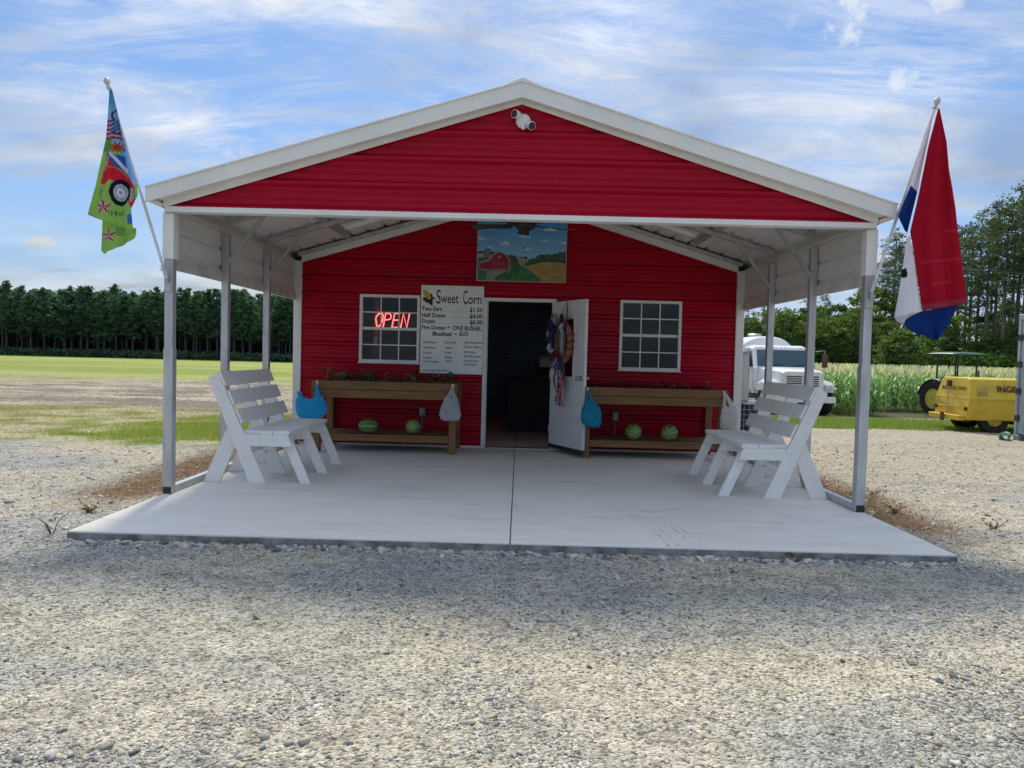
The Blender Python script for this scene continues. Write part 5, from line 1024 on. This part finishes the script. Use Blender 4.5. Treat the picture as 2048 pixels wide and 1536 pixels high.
loft([[(-1.01, 1.56, 0.62), (1.01, 1.56, 0.62), (1.01, 1.56, 1.46), (0.93, 1.56, 1.49), (-0.93, 1.56, 1.49), (-1.01, 1.56, 1.46)], [(-1.01, 1.62, 0.62), (1.01, 1.62, 0.62), (1.01, 1.64, 1.50), (0.94, 1.64, 1.53), (-0.94, 1.64, 1.53), (-1.01, 1.64, 1.50)], [(-1.01, 2.0, 0.62), (1.01, 2.0, 0.62), (0.96, 1.98, 2.08), (0.86, 1.96, 2.16), (-0.86, 1.96, 2.16), (-0.96, 1.98, 2.08)], [(-1.01, 2.3, 0.62), (1.01, 2.3, 0.62), (0.96, 2.3, 2.15), (0.84, 2.3, 2.24), (-0.84, 2.3, 2.24), (-0.96, 2.3, 2.15)], [(-1.01, 2.85, 0.62), (1.01, 2.85, 0.62), (0.96, 2.8, 2.12), (0.84, 2.8, 2.20), (-0.84, 2.8, 2.20), (-0.96, 2.8, 2.12)]], 'cab', M_tw, tk)
ws = MB().add([(-0.88, 1.605, 1.53), (0.88, 1.605, 1.53), (0.84, 1.925, 2.08), (-0.84, 1.925, 2.08)], [(0, 1, 2, 3)]).build('windshield', mat('windshield_glass', (0.03, 0.075, 0.085), 0.05, 0, 0, spec=0.9), tk, solid=0.01)
for i in range(3): MB().box(-0.30+i*0.24, 1.595+i*0.0, 1.70, -0.28+i*0.24, 1.60, 1.95) if False else None
for x in (-0.45, 0.3): MB().bar((x, 1.60, 1.545), (x+0.42, 1.615, 1.60), 0.012, 0.014).build('wiper', M_dark, tk)
for x in (-0.7, -0.17, 0.0, 0.17, 0.7): MB().box(x-0.05, 1.955, 2.13, x+0.05, 2.0, 2.165).build('marker_light', mat('amber_lens', (0.25, 0.10, 0.02), 0.3), tk, bevel=0.006)
tkb = []
for y, k in ((3.05, 0.55), (3.10, 0.80), (3.22, 0.95), (3.42, 1.0), (6.6, 1.0), (6.8, 0.93), (6.95, 0.6)): tkb.append([(1.06*k*math.copysign(abs(math.cos(a))**0.8, math.cos(a)), y, 1.72+0.86*k*math.copysign(abs(math.sin(a))**0.8, math.sin(a))) for a in np.linspace(0, 2*math.pi, 28, endpoint=False)])
loft(tkb, 'tank', M_tw, tk); MB().box(-0.7, 3.3, 0.56, 0.7, 6.7, 0.95).build('tank_cradle', M_dark, tk); MB().lathe([(0.26, 2.57), (0.26, 2.66), (0.2, 2.70), (0.0, 2.71)], 18, (0, 4.6, 0)).build('manway', M_steel, tk, smooth=True)
MB().tube([(-0.9, 3.6, 2.62), (-0.9, 6.4, 2.62)], 0.02, 6).build('hand_rail', M_steel, tk)

# things against the side of the stand
ub = thing('utility_cabinet', 'narrow grey utility cabinet on the outer side wall of the stand', 'cabinet', (3.075, 5.05, 0.66)); part('case', ub, mat('cabinet_grey', (0.30, 0.32, 0.33), 0.5), (0.005, -0.02, 0, 0.46, 0.45, 0.78), bevel=0.01); part('cover', ub, M_galv, (0.03, -0.032, 0.04, 0.44, -0.021, 0.74), bevel=0.004); MB().tube([(0.2, 0.2, 0), (0.2, 0.2, -0.80)], 0.03, 8).build('conduit', M_galv, ub)
wc = thing('wire_crate', 'dark crate of wire mesh with a white top rail beside the stand, behind the bench', 'crate', (3.42, 5.15, gz(3.42, 5.2)+0.0))
part('liner', wc, mat('navy_liner', (0.012, 0.016, 0.05), 0.6), (-0.24, 0.02, 0.04, 0.42, 0.60, 0.78)); part('top_rail', wc, M_white, (-0.26, -0.02, 0.80, 0.44, 0.02, 0.835), (-0.26, 0.60, 0.80, 0.44, 0.64, 0.835), bevel=0.004)
for k in range(9): MB().tube([(-0.25+k*0.085, 0.0, 0.0), (-0.25+k*0.085, 0.0, 0.80)], 0.004, 5).build('wire', M_galv, wc)
for k in range(10): MB().tube([(-0.255, -0.006, 0.03+k*0.083), (0.435, -0.006, 0.03+k*0.083)], 0.004, 5).build('wire', M_galv, wc)

# ------------------------------------------------------------------ pines and other trees
M_bark = mat('pine_bark', (0.20, 0.175, 0.15), 0.95, 0, 0.3, 3, (1, 1, 0.25), bump=0.6, bscale=8, bdist=0.05)
M_needle = leaf_mat('pine_needles', (0.040, 0.080, 0.030), (0.12, 0.175, 0.055), 0.45, 0.6, 0.5)
M_fbark = mat('plantation_bark', (0.065, 0.067, 0.075), 0.95, 0, 0.3, 3)
M_far = leaf_mat('plantation_needles', (0.055, 0.12, 0.070), (0.13, 0.23, 0.11), 0.45, 0.35, 0.4)
M_leaf = leaf_mat('broad_leaf', (0.05, 0.105, 0.018), (0.17, 0.26, 0.045), 0.48, 0.7, 0.6)
def tufts(r, centers, radii, n, size, asp, up=0.25):
    """clumps of small pointed faces; centers (k,3)"""
    k = len(centers); tot = k*n; c = np.repeat(centers, n, 0); rad = np.repeat(radii, n)
    d = r.normal(size=(tot, 3)); d /= np.linalg.norm(d, axis=1)[:, None]; d[:, 2] = d[:, 2]*0.75 + up
    p = c + d*(rad*r.uniform(0.25, 1.0, tot))[:, None]*np.array([1, 1, 0.7])
    e = d + r.normal(size=(tot, 3))*0.55; e /= np.linalg.norm(e, axis=1)[:, None]
    s = np.cross(e, r.normal(size=(tot, 3))); s /= np.linalg.norm(s, axis=1)[:, None]
    l = size*r.uniform(0.6, 1.4, tot)[:, None]; w = l*asp
    v = np.stack([p - e*l*0.5, p + s*w*0.5, p + e*l*0.5, p - s*w*0.5], 1).reshape(-1, 3)
    return v, np.arange(tot*4).reshape(-1, 4)
def pine_mesh(seed, h, crown, cr, ntuft, n, size, leafm, asp=0.35, bark=None):
    r = np.random.default_rng(seed); b = MB(); bend = r.normal(size=2)*0.010*h; tr = h*0.0125+0.03
    pts = [(bend[0]*math.sin(3*t), bend[1]*math.sin(2*t), h*t*0.97) for t in np.linspace(0, 1, 8)]
    b.tube(pts, [tr*(1-0.88*t) for t in np.linspace(0, 1, 8)], 7)
    z0 = h*(1-crown); cs, rs = [], []
    nl = max(8, ntuft//5)
    for i in range(nl):
        t = (i+0.5)/nl; z = z0 + (h-z0)*t; a = i*2.4 + r.uniform(-.5, .5); shape = math.sin(math.pi*min(1, 0.22+0.80*t))**0.7
        l = cr*shape*r.uniform(0.55, 1.15); base = Vector((bend[0]*math.sin(3*z/h), bend[1]*math.sin(2*z/h), z)); d = Vector((math.cos(a), math.sin(a), r.uniform(-0.05, 0.45)))
        tip = base + d*l; b.tube([base, base+d*l*0.5+Vector((0, 0, -0.05*l)), tip], [tr*0.35*(1-0.6*t), tr*0.22*(1-0.6*t), 0.01], 4, caps=False)
        for k in range(max(2, ntuft//nl)):
            q = r.uniform(0.35, 1.05); cs.append(tuple(base + d*l*q + Vector(r.normal(size=3)*cr*0.13))); rs.append(cr*r.uniform(0.16, 0.30))
    for i in range(r.integers(3, 7)):   # dead stubs under the crown
        z = h*r.uniform(0.25, max(0.3, 1-crown)); a = r.uniform(0, 6.28); b.tube([(0, 0, z), (math.cos(a)*cr*0.4, math.sin(a)*cr*0.4, z+0.1)], [0.02, 0.006], 3, caps=False)
    cs.append((0, 0, h)); rs.append(cr*0.25)
    v, f = tufts(r, np.array(cs), np.array(rs), n, size, asp)
    trunk = b.mesh('trunk', bark or M_bark, True, 60, fix=False)
    o = bulk('crown', v, f, leafm); crown_me = o.data; bpy.data.objects.remove(o); return trunk, crown_me
def broad_mesh(seed, h, cr, ncl, n, size, leafm):
    r = np.random.default_rng(seed); b = MB(); tr = h*0.016+0.03; b.tube([(0, 0, 0), (0.1, 0, h*0.3), (0.0, 0.1, h*0.7)], [tr, tr*0.8, tr*0.3], 7); cs, rs = [], []
    for i in range(ncl):
        t = r.uniform(0, 1)**0.8; z = h*(0.22+0.76*t); w = cr*math.sin(math.pi*(0.18+0.78*t))**0.6; a = r.uniform(0, 6.28); q = w*math.sqrt(r.uniform(0.15, 1)); c = Vector((q*math.cos(a), q*math.sin(a), z)); cs.append(tuple(c)); rs.append(cr*r.uniform(0.18, 0.34))
        if i % 4 == 0: b.tube([(0, 0, z*0.6), tuple(c*0.6+Vector((0, 0, z*0.35))), tuple(c)], [tr*0.4, tr*0.22, 0.01], 4, caps=False)
    v, f = tufts(r, np.array(cs), np.array(rs), n, size, 0.62, 0.1); trunk = b.mesh('trunk', M_bark, True, 60, fix=False); o = bulk('crown', v, f, leafm); me = o.data; bpy.data.objects.remove(o); return trunk, me
def place_tree(name, meshes, loc, s, rz, label, group):
    t = thing(name, label, 'tree', loc, rz, group); t.scale = (s[0], s[0], s[1])
    for nm, me in zip(('trunk', 'crown'), meshes): o = bpy.data.objects.new(nm, me); C.objects.link(o); o.parent = t
    return t
rt = np.random.default_rng(21)
far_v = [pine_mesh(100+i, 9.4, 0.62+0.06*(i % 3), 1.38+0.12*(i % 3), 140, 14, 0.34, M_far, 0.5, M_fbark) for i in range(5)]
# plantation: rows behind rows, front row is the field edge
cnt = 0
for row in range(7):
    yy = 100 + row*3.2; n = [56, 46, 42, 40, 36, 34, 30][row]
    for i in range(n):
        x = -92 + (i+rt.uniform(-0.48, 0.48) + 0.5*(row % 2))*(72/n); y = yy + rt.uniform(-0.8, 0.8); s = rt.uniform(0.86, 1.06)
        place_tree('plantation_pine', far_v[rt.integers(5)], (x, y, gz(x, y)-0.05), (rt.uniform(0.9, 1.2), s*1.0), rt.uniform(0, 6.28),
                   ['slender pine in the front row of the dense plantation beyond the field', 'slender pine deeper inside the dense plantation beyond the field'][row > 0], ['front row of the pine plantation', 'inner rows of the pine plantation'][row > 0]); cnt += 1
# undergrowth along the plantation edge and the wood behind it read as one mass
k = 2600; cx = rt.uniform(-95, -18, k); cy = rt.uniform(98, 103, k); cz = ground_z(cx, cy) + rt.uniform(0, 0.9, k)
v, f = tufts(rt, np.stack([cx, cy, cz], 1), np.full(k, 0.5), 7, 0.42, 0.5); o = kind(bulk('undergrowth', v, f, M_far), 'stuff'); o['label'] = 'low dark undergrowth along the foot of the plantation'; o['category'] = 'undergrowth'
k = 5200; cx = rt.uniform(-110, -12, k); cy = rt.uniform(121, 134, k); cz = ground_z(cx, cy) + rt.uniform(0, 9.8, k)
v, f = tufts(rt, np.stack([cx, cy, cz], 1), np.full(k, 1.5), 9, 1.1, 0.6); o = kind(bulk('deep_wood', v, f, M_far), 'stuff'); o['label'] = 'dark mass of wood behind the plantation rows'; o['category'] = 'wood'
# wood beyond the corn: tall pines over broadleaf trees
pv = [pine_mesh(300+i, 16, 0.46+0.08*(i % 3), 2.3+0.3*(i % 2), 96, 20, 0.33, M_needle, 0.26) for i in range(5)]
bv = [broad_mesh(400+i, 8, 2.4, 85, 30, 0.27, M_leaf) for i in range(4)]
env_b = [0.28, 0.34, 0.38, 0.405, 0.43, 0.457, 0.484, 0.51, 0.536, 0.562, 0.588, 0.614, 0.64, 0.67, 0.76, 0.95]
env_h = [0.078, 0.078, 0.094, 0.087, 0.080, 0.112, 0.172, 0.153, 0.166, 0.183, 0.195, 0.210, 0.226, 0.232, 0.236, 0.24]
ORD = 'first second third fourth fifth sixth seventh eighth ninth tenth eleventh twelfth thirteenth fourteenth fifteenth sixteenth seventeenth eighteenth nineteenth twentieth twenty-first twenty-second twenty-third twenty-fourth twenty-fifth twenty-sixth twenty-seventh twenty-eighth'.split()
PLAB = ['tall pine of the open stand above the corn, with bare lower trunk', 'tall pine set back in the wood beyond the corn']
n_near = -1
for i, (bearing, d, k) in enumerate([(0.295, 92, 1.0), (0.315, 96, 0.9), (0.345, 90, 0.85), (0.372, 86, 1.0), (0.392, 88, 0.95), (0.442, 84, 1.15), (0.452, 80, 0.95), (0.470, 74, 0.9), (0.482, 76, 1.0), (0.489, 80, 0.88), (0.500, 78, 0.95), (0.513, 72, 0.92), (0.522, 74, 1.02), (0.536, 70, 1.0), (0.549, 72, 0.9), (0.562, 70, 0.97), (0.574, 66, 0.92), (0.588, 68, 1.0), (0.600, 64, 0.93), (0.612, 66, 1.0), (0.624, 62, 0.95), (0.636, 64, 1.03), (0.648, 61, 0.97), (0.66, 60, 1.0), (0.68, 62, 0.98), (0.70, 60, 1.0), (0.73, 61, 1.0), (0.77, 60, 1.0),
                                            (0.48, 92, 0.9), (0.505, 95, 0.9), (0.53, 93, 0.9), (0.555, 90, 0.92), (0.58, 90, 0.92), (0.605, 88, 0.92), (0.63, 88, 0.95), (0.655, 88, 0.95), (0.43, 98, 0.8), (0.40, 100, 0.85)]):
    if d <= 85: n_near += 1
    top = 1.3 + np.interp(bearing, env_b, env_h)*d*k; x = 0.03 + bearing*d; y = d-6.7; h = top - gz(x, y)
    place_tree('pine', pv[i % 5], (x, y, gz(x, y)-0.05), (h/16*rt.uniform(0.9, 1.15), h/16), rt.uniform(0, 6.28), PLAB[1] if d > 85 else 'tall open-crowned pine above the corn, %s counted from the truck towards the container' % ORD[n_near], ['tall pines above the corn', 'pines set back beyond the corn'][d > 85])
for i in range(66):
    bearing = rt.uniform(0.27, 0.80); d = rt.uniform(66, 84) if bearing < 0.47 else rt.uniform(56, 78); x = 0.03+bearing*d; y = d-6.7
    h = d*np.interp(bearing, env_b, env_h)*(rt.uniform(0.42, 0.98) if bearing < 0.47 else rt.uniform(0.16, 0.42)) + 1.2; s = h/8
    place_tree('broadleaf_tree', bv[i % 4], (x, y, gz(x, y)-0.05), (s*rt.uniform(0.9, 1.3) if s > 0.6 else s*1.4, s), rt.uniform(0, 6.28), 'leafy green tree in the wood behind the corn field', 'leafy trees behind the corn')
k = 2600; bb = rt.uniform(0.27, 0.85, k); dd = rt.uniform(58, 66, k)+ (bb < 0.47)*10; cx = 0.03+bb*dd; cy = dd-6.7; cz = ground_z(cx, cy)+rt.uniform(0, 2.6, k)
v, f = tufts(rt, np.stack([cx, cy, cz], 1), np.full(k, 0.7), 9, 0.36, 0.6); o = kind(bulk('brush', v, f, M_leaf), 'stuff'); o['label'] = 'tangled green brush at the foot of the wood behind the corn'; o['category'] = 'brush'
# ------------------------------------------------------------------ corn
def corn_plants(xs, ys, hs, nl, seed):
    r = np.random.default_rng(seed); n = len(xs); V, F, K = [], [], []; zb = ground_z(xs, ys); off = 0
    base = np.stack([xs, ys, zb], 1); lean = r.normal(size=(n, 2))*0.05
    at = lambda t: base + np.stack([lean[:, 0]*t, lean[:, 1]*t, hs*t], 1)
    def quadstrip(P, Wd, col):
        nonlocal off
        m = len(P)
        vv = np.stack([q for p, w in zip(P, Wd) for q in (p-w, p+w)], 1).reshape(-1, 3); V.append(vv)
        ids = off + np.arange(n)[:, None]*(2*m)
        for j in range(m-1): F.append(np.concatenate([ids+2*j, ids+2*j+1, ids+2*j+3, ids+2*j+2], 1))
        K.append(np.repeat(col, 2*m, 0)); off += n*2*m
    g = np.array([[0.17, 0.33, 0.07]])*r.uniform(0.7, 1.35, (n, 1))
    for a in (0, 1.57):
        w = np.array([[math.cos(a)*0.012, math.sin(a)*0.012, 0]]); quadstrip([at(0), at(0.5), at(0.98)], [w*np.ones((n, 1)), w*np.ones((n, 1)), w*0.5*np.ones((n, 1))], g*np.array([[1.3, 1.2, 1.2]]))
    phi = r.uniform(0, 3.14, n)
    for k in range(nl):
        t = 0.12+0.74*k/nl; a = phi + 3.14159*(k % 2) + r.normal(size=n)*0.35; d = np.stack([np.cos(a), np.sin(a), np.zeros(n)], 1); s = np.stack([-np.sin(a), np.cos(a), np.zeros(n)], 1)
        l = (r.uniform(0.40, 0.72, n)*(1-0.35*abs(t-0.5)))[:, None]; up = r.uniform(0.20, 0.42, n)[:, None]; p0 = at(t); w = r.uniform(0.028, 0.046, n)[:, None]; zz_ = np.array([[0, 0, 1.0]])
        quadstrip([p0, p0+d*l*0.35+zz_*l*up, p0+d*l*0.72+zz_*l*(up*0.85), p0+d*l*1.0-zz_*l*(0.32-up*0.4)], [s*w*0.5, s*w, s*w*0.8, s*w*0.05], g*r.uniform(0.75, 1.25, (n, 1)))
    tas = np.array([[0.74, 0.72, 0.38]])*r.uniform(0.8, 1.2, (n, 1))
    for k in range(3):
        a = r.uniform(0, 6.28, n); d = np.stack([np.cos(a)*0.5, np.sin(a)*0.5, np.ones(n)], 1); s = np.stack([-np.sin(a), np.cos(a), np.zeros(n)], 1)*0.022; p0 = at(0.97); quadstrip([p0, p0+d*0.12, p0+d*0.23], [s*0.6, s, s*0.4], tas)
    return np.concatenate(V), np.concatenate(F), np.concatenate(K)
xs, ys, hs = [], [], []
for row in range(52):
    y = 17.9 + row*0.76; step = 0.19 if row < 7 else 0.42; x0 = 10.35 if y < 25.5 else 7.0 + 0.18*(y-25); x = x0
    while x < 17+0.62*y:
        if not (11.9 < x < 16.2 and y < 20.9): xs.append(x+rt.uniform(-.05, .05)); ys.append(y+rt.uniform(-.06, .06)); hs.append(rt.uniform(1.22, 1.52))
        x += step*rt.uniform(0.8, 1.2)
xs, ys, hs = map(np.array, (xs, ys, hs)); nr = ys < 23.2; M_corn = attr_mat('corn_leaf', 'col', 0.45, trans=0.35, spec=0.4)
A = corn_plants(xs[nr], ys[nr], hs[nr], 9, 5); B = corn_plants(xs[~nr], ys[~nr], hs[~nr], 5, 6)
o = kind(bulk('corn', np.concatenate([A[0], B[0]]), np.concatenate([A[1], B[1]+len(A[0])]), M_corn, cols=np.concatenate([A[2], B[2]])), 'stuff'); o['label'] = 'field of tasselled sweet corn behind the truck and compressor'; o['category'] = 'corn'
# ------------------------------------------------------------------ grass and straw
def blades(xs, ys, hs, cols, seed, w=0.006):
    r = np.random.default_rng(seed); n = len(xs); a = r.uniform(0, 6.28, n); p = np.stack([xs, ys, ground_z(xs, ys)-0.01], 1); ln = np.stack([np.cos(a), np.sin(a), np.zeros(n)], 1)*(hs*r.uniform(0.1, 0.7, n))[:, None]; s = np.stack([-np.sin(a), np.cos(a), np.zeros(n)], 1)*w*r.uniform(0.6, 1.5, n)[:, None]
    top = p + ln + np.stack([0*hs, 0*hs, hs], 1); v = np.stack([p-s, p+s, top], 1).reshape(-1, 3); return v, np.arange(3*n).reshape(-1, 3), np.repeat(cols, 3, 0)
def scatter_grass(name, box, n, key, h, cA, cB, seed, label, w=0.006, thr=0.15):
    r = np.random.default_rng(seed); x = r.uniform(box[0], box[1], n); y = r.uniform(box[2], box[3], n); Z = zones(x, y); m = key(Z, x, y) > r.uniform(thr, 1.0, n); x, y = x[m], y[m]; t = r.uniform(0, 1, (len(x), 1))
    v, f, c = blades(x, y, r.uniform(h[0], h[1], len(x)), np.array([cA])*(1-t)+np.array([cB])*t, seed+1, w); o = kind(bulk(name, v, f, attr_mat('grass_blade', 'col', 0.6, trans=0.4, spec=0.2), cols=c), 'stuff'); o['label'] = label; o['category'] = 'grass'
scatter_grass('lawn_grass', (-9.5, -3.1, 3.2, 12.5), 150000, lambda Z, x, y: Z['grass'], (0.02, 0.06), (0.24, 0.33, 0.05), (0.42, 0.48, 0.10), 31, 'bright green grass patch beside the left porch posts')
scatter_grass('dry_grass', (-14, -3.2, 2.5, 11.5), 120000, lambda Z, x, y: Z['straw']*0.55*(0.4+Z['n2']), (0.02, 0.05), (0.50, 0.44, 0.22), (0.32, 0.34, 0.10), 33, 'short dry straw grass at the edge of the gravel')
scatter_grass('verge_grass', (5.5, 24, 10.5, 17.3), 120000, lambda Z, x, y: Z['strip'], (0.05, 0.14), (0.18, 0.29, 0.04), (0.34, 0.41, 0.09), 35, 'green grass verge between the gravel lot and the corn', 0.009)
scatter_grass('weedy_edge', (-4.6, -3.1, -1.2, 4.5), 5000, lambda Z, x, y: Z['dirt']*0.6, (0.01, 0.05), (0.22, 0.15, 0.06), (0.20, 0.22, 0.05), 39, 'brown weedy strip along the left edge of the slab')
scatter_grass('weedy_verge', (3.1, 4.4, -1.2, 5.5), 5000, lambda Z, x, y: Z['dirt']*0.6, (0.01, 0.05), (0.24, 0.18, 0.08), (0.17, 0.19, 0.05), 41, 'brown weedy strip along the right edge of the slab')
# separate weeds one can point at
M_weed = leaf_mat('weed', (0.10, 0.06, 0.03), (0.22, 0.17, 0.07), 0.25, 12, 0.4)
def weed(loc, h, n, sp, label, seed):
    r_ = random.Random(seed); t = thing('weed', label, 'weed', loc, 0, 'weeds along the slab'); b = MB()
    for i in range(n):
        a = r_.uniform(0, 6.28); l = h*r_.uniform(0.5, 1.0); d = Vector((math.cos(a)*sp, math.sin(a)*sp, 1)).normalized(); b.tube([(0, 0, -0.02), tuple(d*l*0.55), tuple(d*l+Vector((math.cos(a)*l*0.25, math.sin(a)*l*0.25, -0.06*l)))], [0.004, 0.003, 0.001], 4, caps=False)
    b.build('stems', M_weed, t); b = MB()
    for i in range(n*3):
        a = r_.uniform(0, 6.28); z = h*r_.uniform(0.1, 0.8); q = sp*z*0.9; c = Vector((math.cos(a)*q, math.sin(a)*q, z)); e = Vector((r_.uniform(-1, 1), r_.uniform(-1, 1), r_.uniform(-.3, 1))).normalized()*0.03; s_ = e.cross(Vector((r_.uniform(-1, 1), r_.uniform(-1, 1), 1))).normalized()*0.007; b.add([c, c+e*0.5+s_, c+e, c+e*0.5-s_], [(0, 1, 2, 3)])
    b.build('leaves', M_weed, t)
weed((-3.27, -1.30, -0.06), 0.20, 4, 0.5, 'bare reddish weed stalk at the front left corner of the slab', 1)
weed((3.52, 0.35, gz(3.5, 0.35)), 0.14, 14, 1.1, 'dead brown weed clump beside the right front post', 2); weed((3.75, 1.3, gz(3.75, 1.3)), 0.13, 12, 1.3, 'dry twiggy clump farther back along the right slab edge', 3)
weed((4.05, -0.25, gz(4.05, -0.25)), 0.10, 12, 1.5, 'low sprawling weed on the gravel right of the slab', 4); weed((-3.42, -0.55, gz(-3.42, -0.55)), 0.10, 14, 1.2, 'low green and brown weed clump by the left slab edge', 5)
weed((1.95, -1.50, -0.06), 0.05, 10, 1.6, 'small dark weed mat against the front edge of the slab', 6)
# ------------------------------------------------------------------ gravel stones
def stones(x, y, s, seed):
    r = np.random.default_rng(seed); n = len(x); ph = (1+5**0.5)/2
    I = np.array([(-1,ph,0),(1,ph,0),(-1,-ph,0),(1,-ph,0),(0,-1,ph),(0,1,ph),(0,-1,-ph),(0,1,-ph),(ph,0,-1),(ph,0,1),(-ph,0,-1),(-ph,0,1)])/1.9
    T_ = np.array([(0,11,5),(0,5,1),(0,1,7),(0,7,10),(0,10,11),(1,5,9),(5,11,4),(11,10,2),(10,7,6),(7,1,8),(3,9,4),(3,4,2),(3,2,6),(3,6,8),(3,8,9),(4,9,5),(2,4,11),(6,2,10),(8,6,7),(9,8,1)])
    P = I[None]*r.uniform(0.45, 1.4, (n, 12, 1)); P = P*np.stack([r.uniform(0.8, 1.4, n), r.uniform(0.7, 1.1, n), r.uniform(0.3, 0.6, n)], 1)[:, None, :]*s[:, None, None]
    a = r.uniform(0, 6.28, n); c, d = np.cos(a)[:, None], np.sin(a)[:, None]; X = P[:, :, 0]*c - P[:, :, 1]*d; Y = P[:, :, 0]*d + P[:, :, 1]*c; tl = r.normal(size=(n, 1))*0.3; Zz = P[:, :, 2] + X*tl
    z = ground_z(x, y) + 0.030*(fbm(x*1.3, y*1.3, 3)-0.5)*sstep(3.2, 3.6, np.maximum(np.abs(x), -y*2.2)) + s*0.02
    v = np.stack([X+x[:, None], Y+y[:, None], Zz+z[:, None]], 2).reshape(-1, 3); f = (T_[None]+12*np.arange(n)[:, None, None]).reshape(-1, 3)
    pal = np.array([(0.38, 0.37, 0.335), (0.47, 0.455, 0.405), (0.29, 0.285, 0.265), (0.48, 0.43, 0.32), (0.14, 0.14, 0.135), (0.58, 0.56, 0.50), (0.37, 0.32, 0.24)]); q = pal[r.choice(7, n, p=[.24, .16, .20, .14, .12, .06, .08])]*r.uniform(0.85, 1.15, (n, 1))
    return v, f, np.repeat(q, 12, 0)
rg_ = np.random.default_rng(77)
n = 74000; d = 2.2 + (rg_.uniform(0, 1, n)**1.5)*4.2; bx = rg_.uniform(-0.74, 0.74, n); x = bx*d; y = d-6.7; s = np.clip(rg_.lognormal(math.log(0.0046), 0.5, n), 0.0024, 0.020)*(0.75+0.10*d)
cl_ = fbm(x*1.6+4, y*1.6, 3); keep = (rg_.uniform(0, 1, n) < 0.12+1.5*sstep(0.45, 0.62, cl_)) & ((y < SLAB_F-0.03) | (np.abs(x) > W+0.03)); x1, y1, s1 = x[keep], y[keep], s[keep]
n = 1500; x2 = rg_.uniform(-3.1, 3.1, n); y2 = SLAB_F-0.025-np.abs(rg_.normal(size=n))*0.05; s2 = np.clip(rg_.lognormal(math.log(0.017), 0.45, n), 0.008, 0.045)
n = 9000; sd = np.where(rg_.uniform(0, 1, n) < 0.5, -1, 1); x3 = sd*(3.2+rg_.uniform(0, 1, n)**1.3*6); y3 = rg_.uniform(-2.5, 8, n); k3 = ~((sd < 0) & (y3 > 3.5)); x3, y3 = x3[k3], y3[k3]; s3 = np.clip(rg_.lognormal(math.log(0.013), 0.4, len(x3)), 0.005, 0.03)
n = 9000; d = 2.3 + rg_.uniform(0, 1, n)*2.8; bx = rg_.uniform(-0.74, 0.74, n); x4 = bx*d; y4 = d-6.7; k4 = (fbm(x4*1.1+9, y4*1.4+2, 3) > 0.60) & (y4 < SLAB_F-0.1) & (rg_.uniform(0, 1, n) < 0.18); x4, y4 = x4[k4], y4[k4]; s4 = np.clip(rg_.lognormal(math.log(0.015), 0.35, len(x4)), 0.009, 0.032)
v, f, c = stones(np.concatenate([x1, x2, x3, x4]), np.concatenate([y1, y2, y3, y4]), np.concatenate([s1, s2, s3, s4]), 78)
o = kind(bulk('gravel', v, f, attr_mat('crushed_stone', 'col', 0.9, spec=0.2), cols=c), 'stuff'); o['label'] = 'loose grey and tan crushed stone on the lot'; o['category'] = 'gravel'
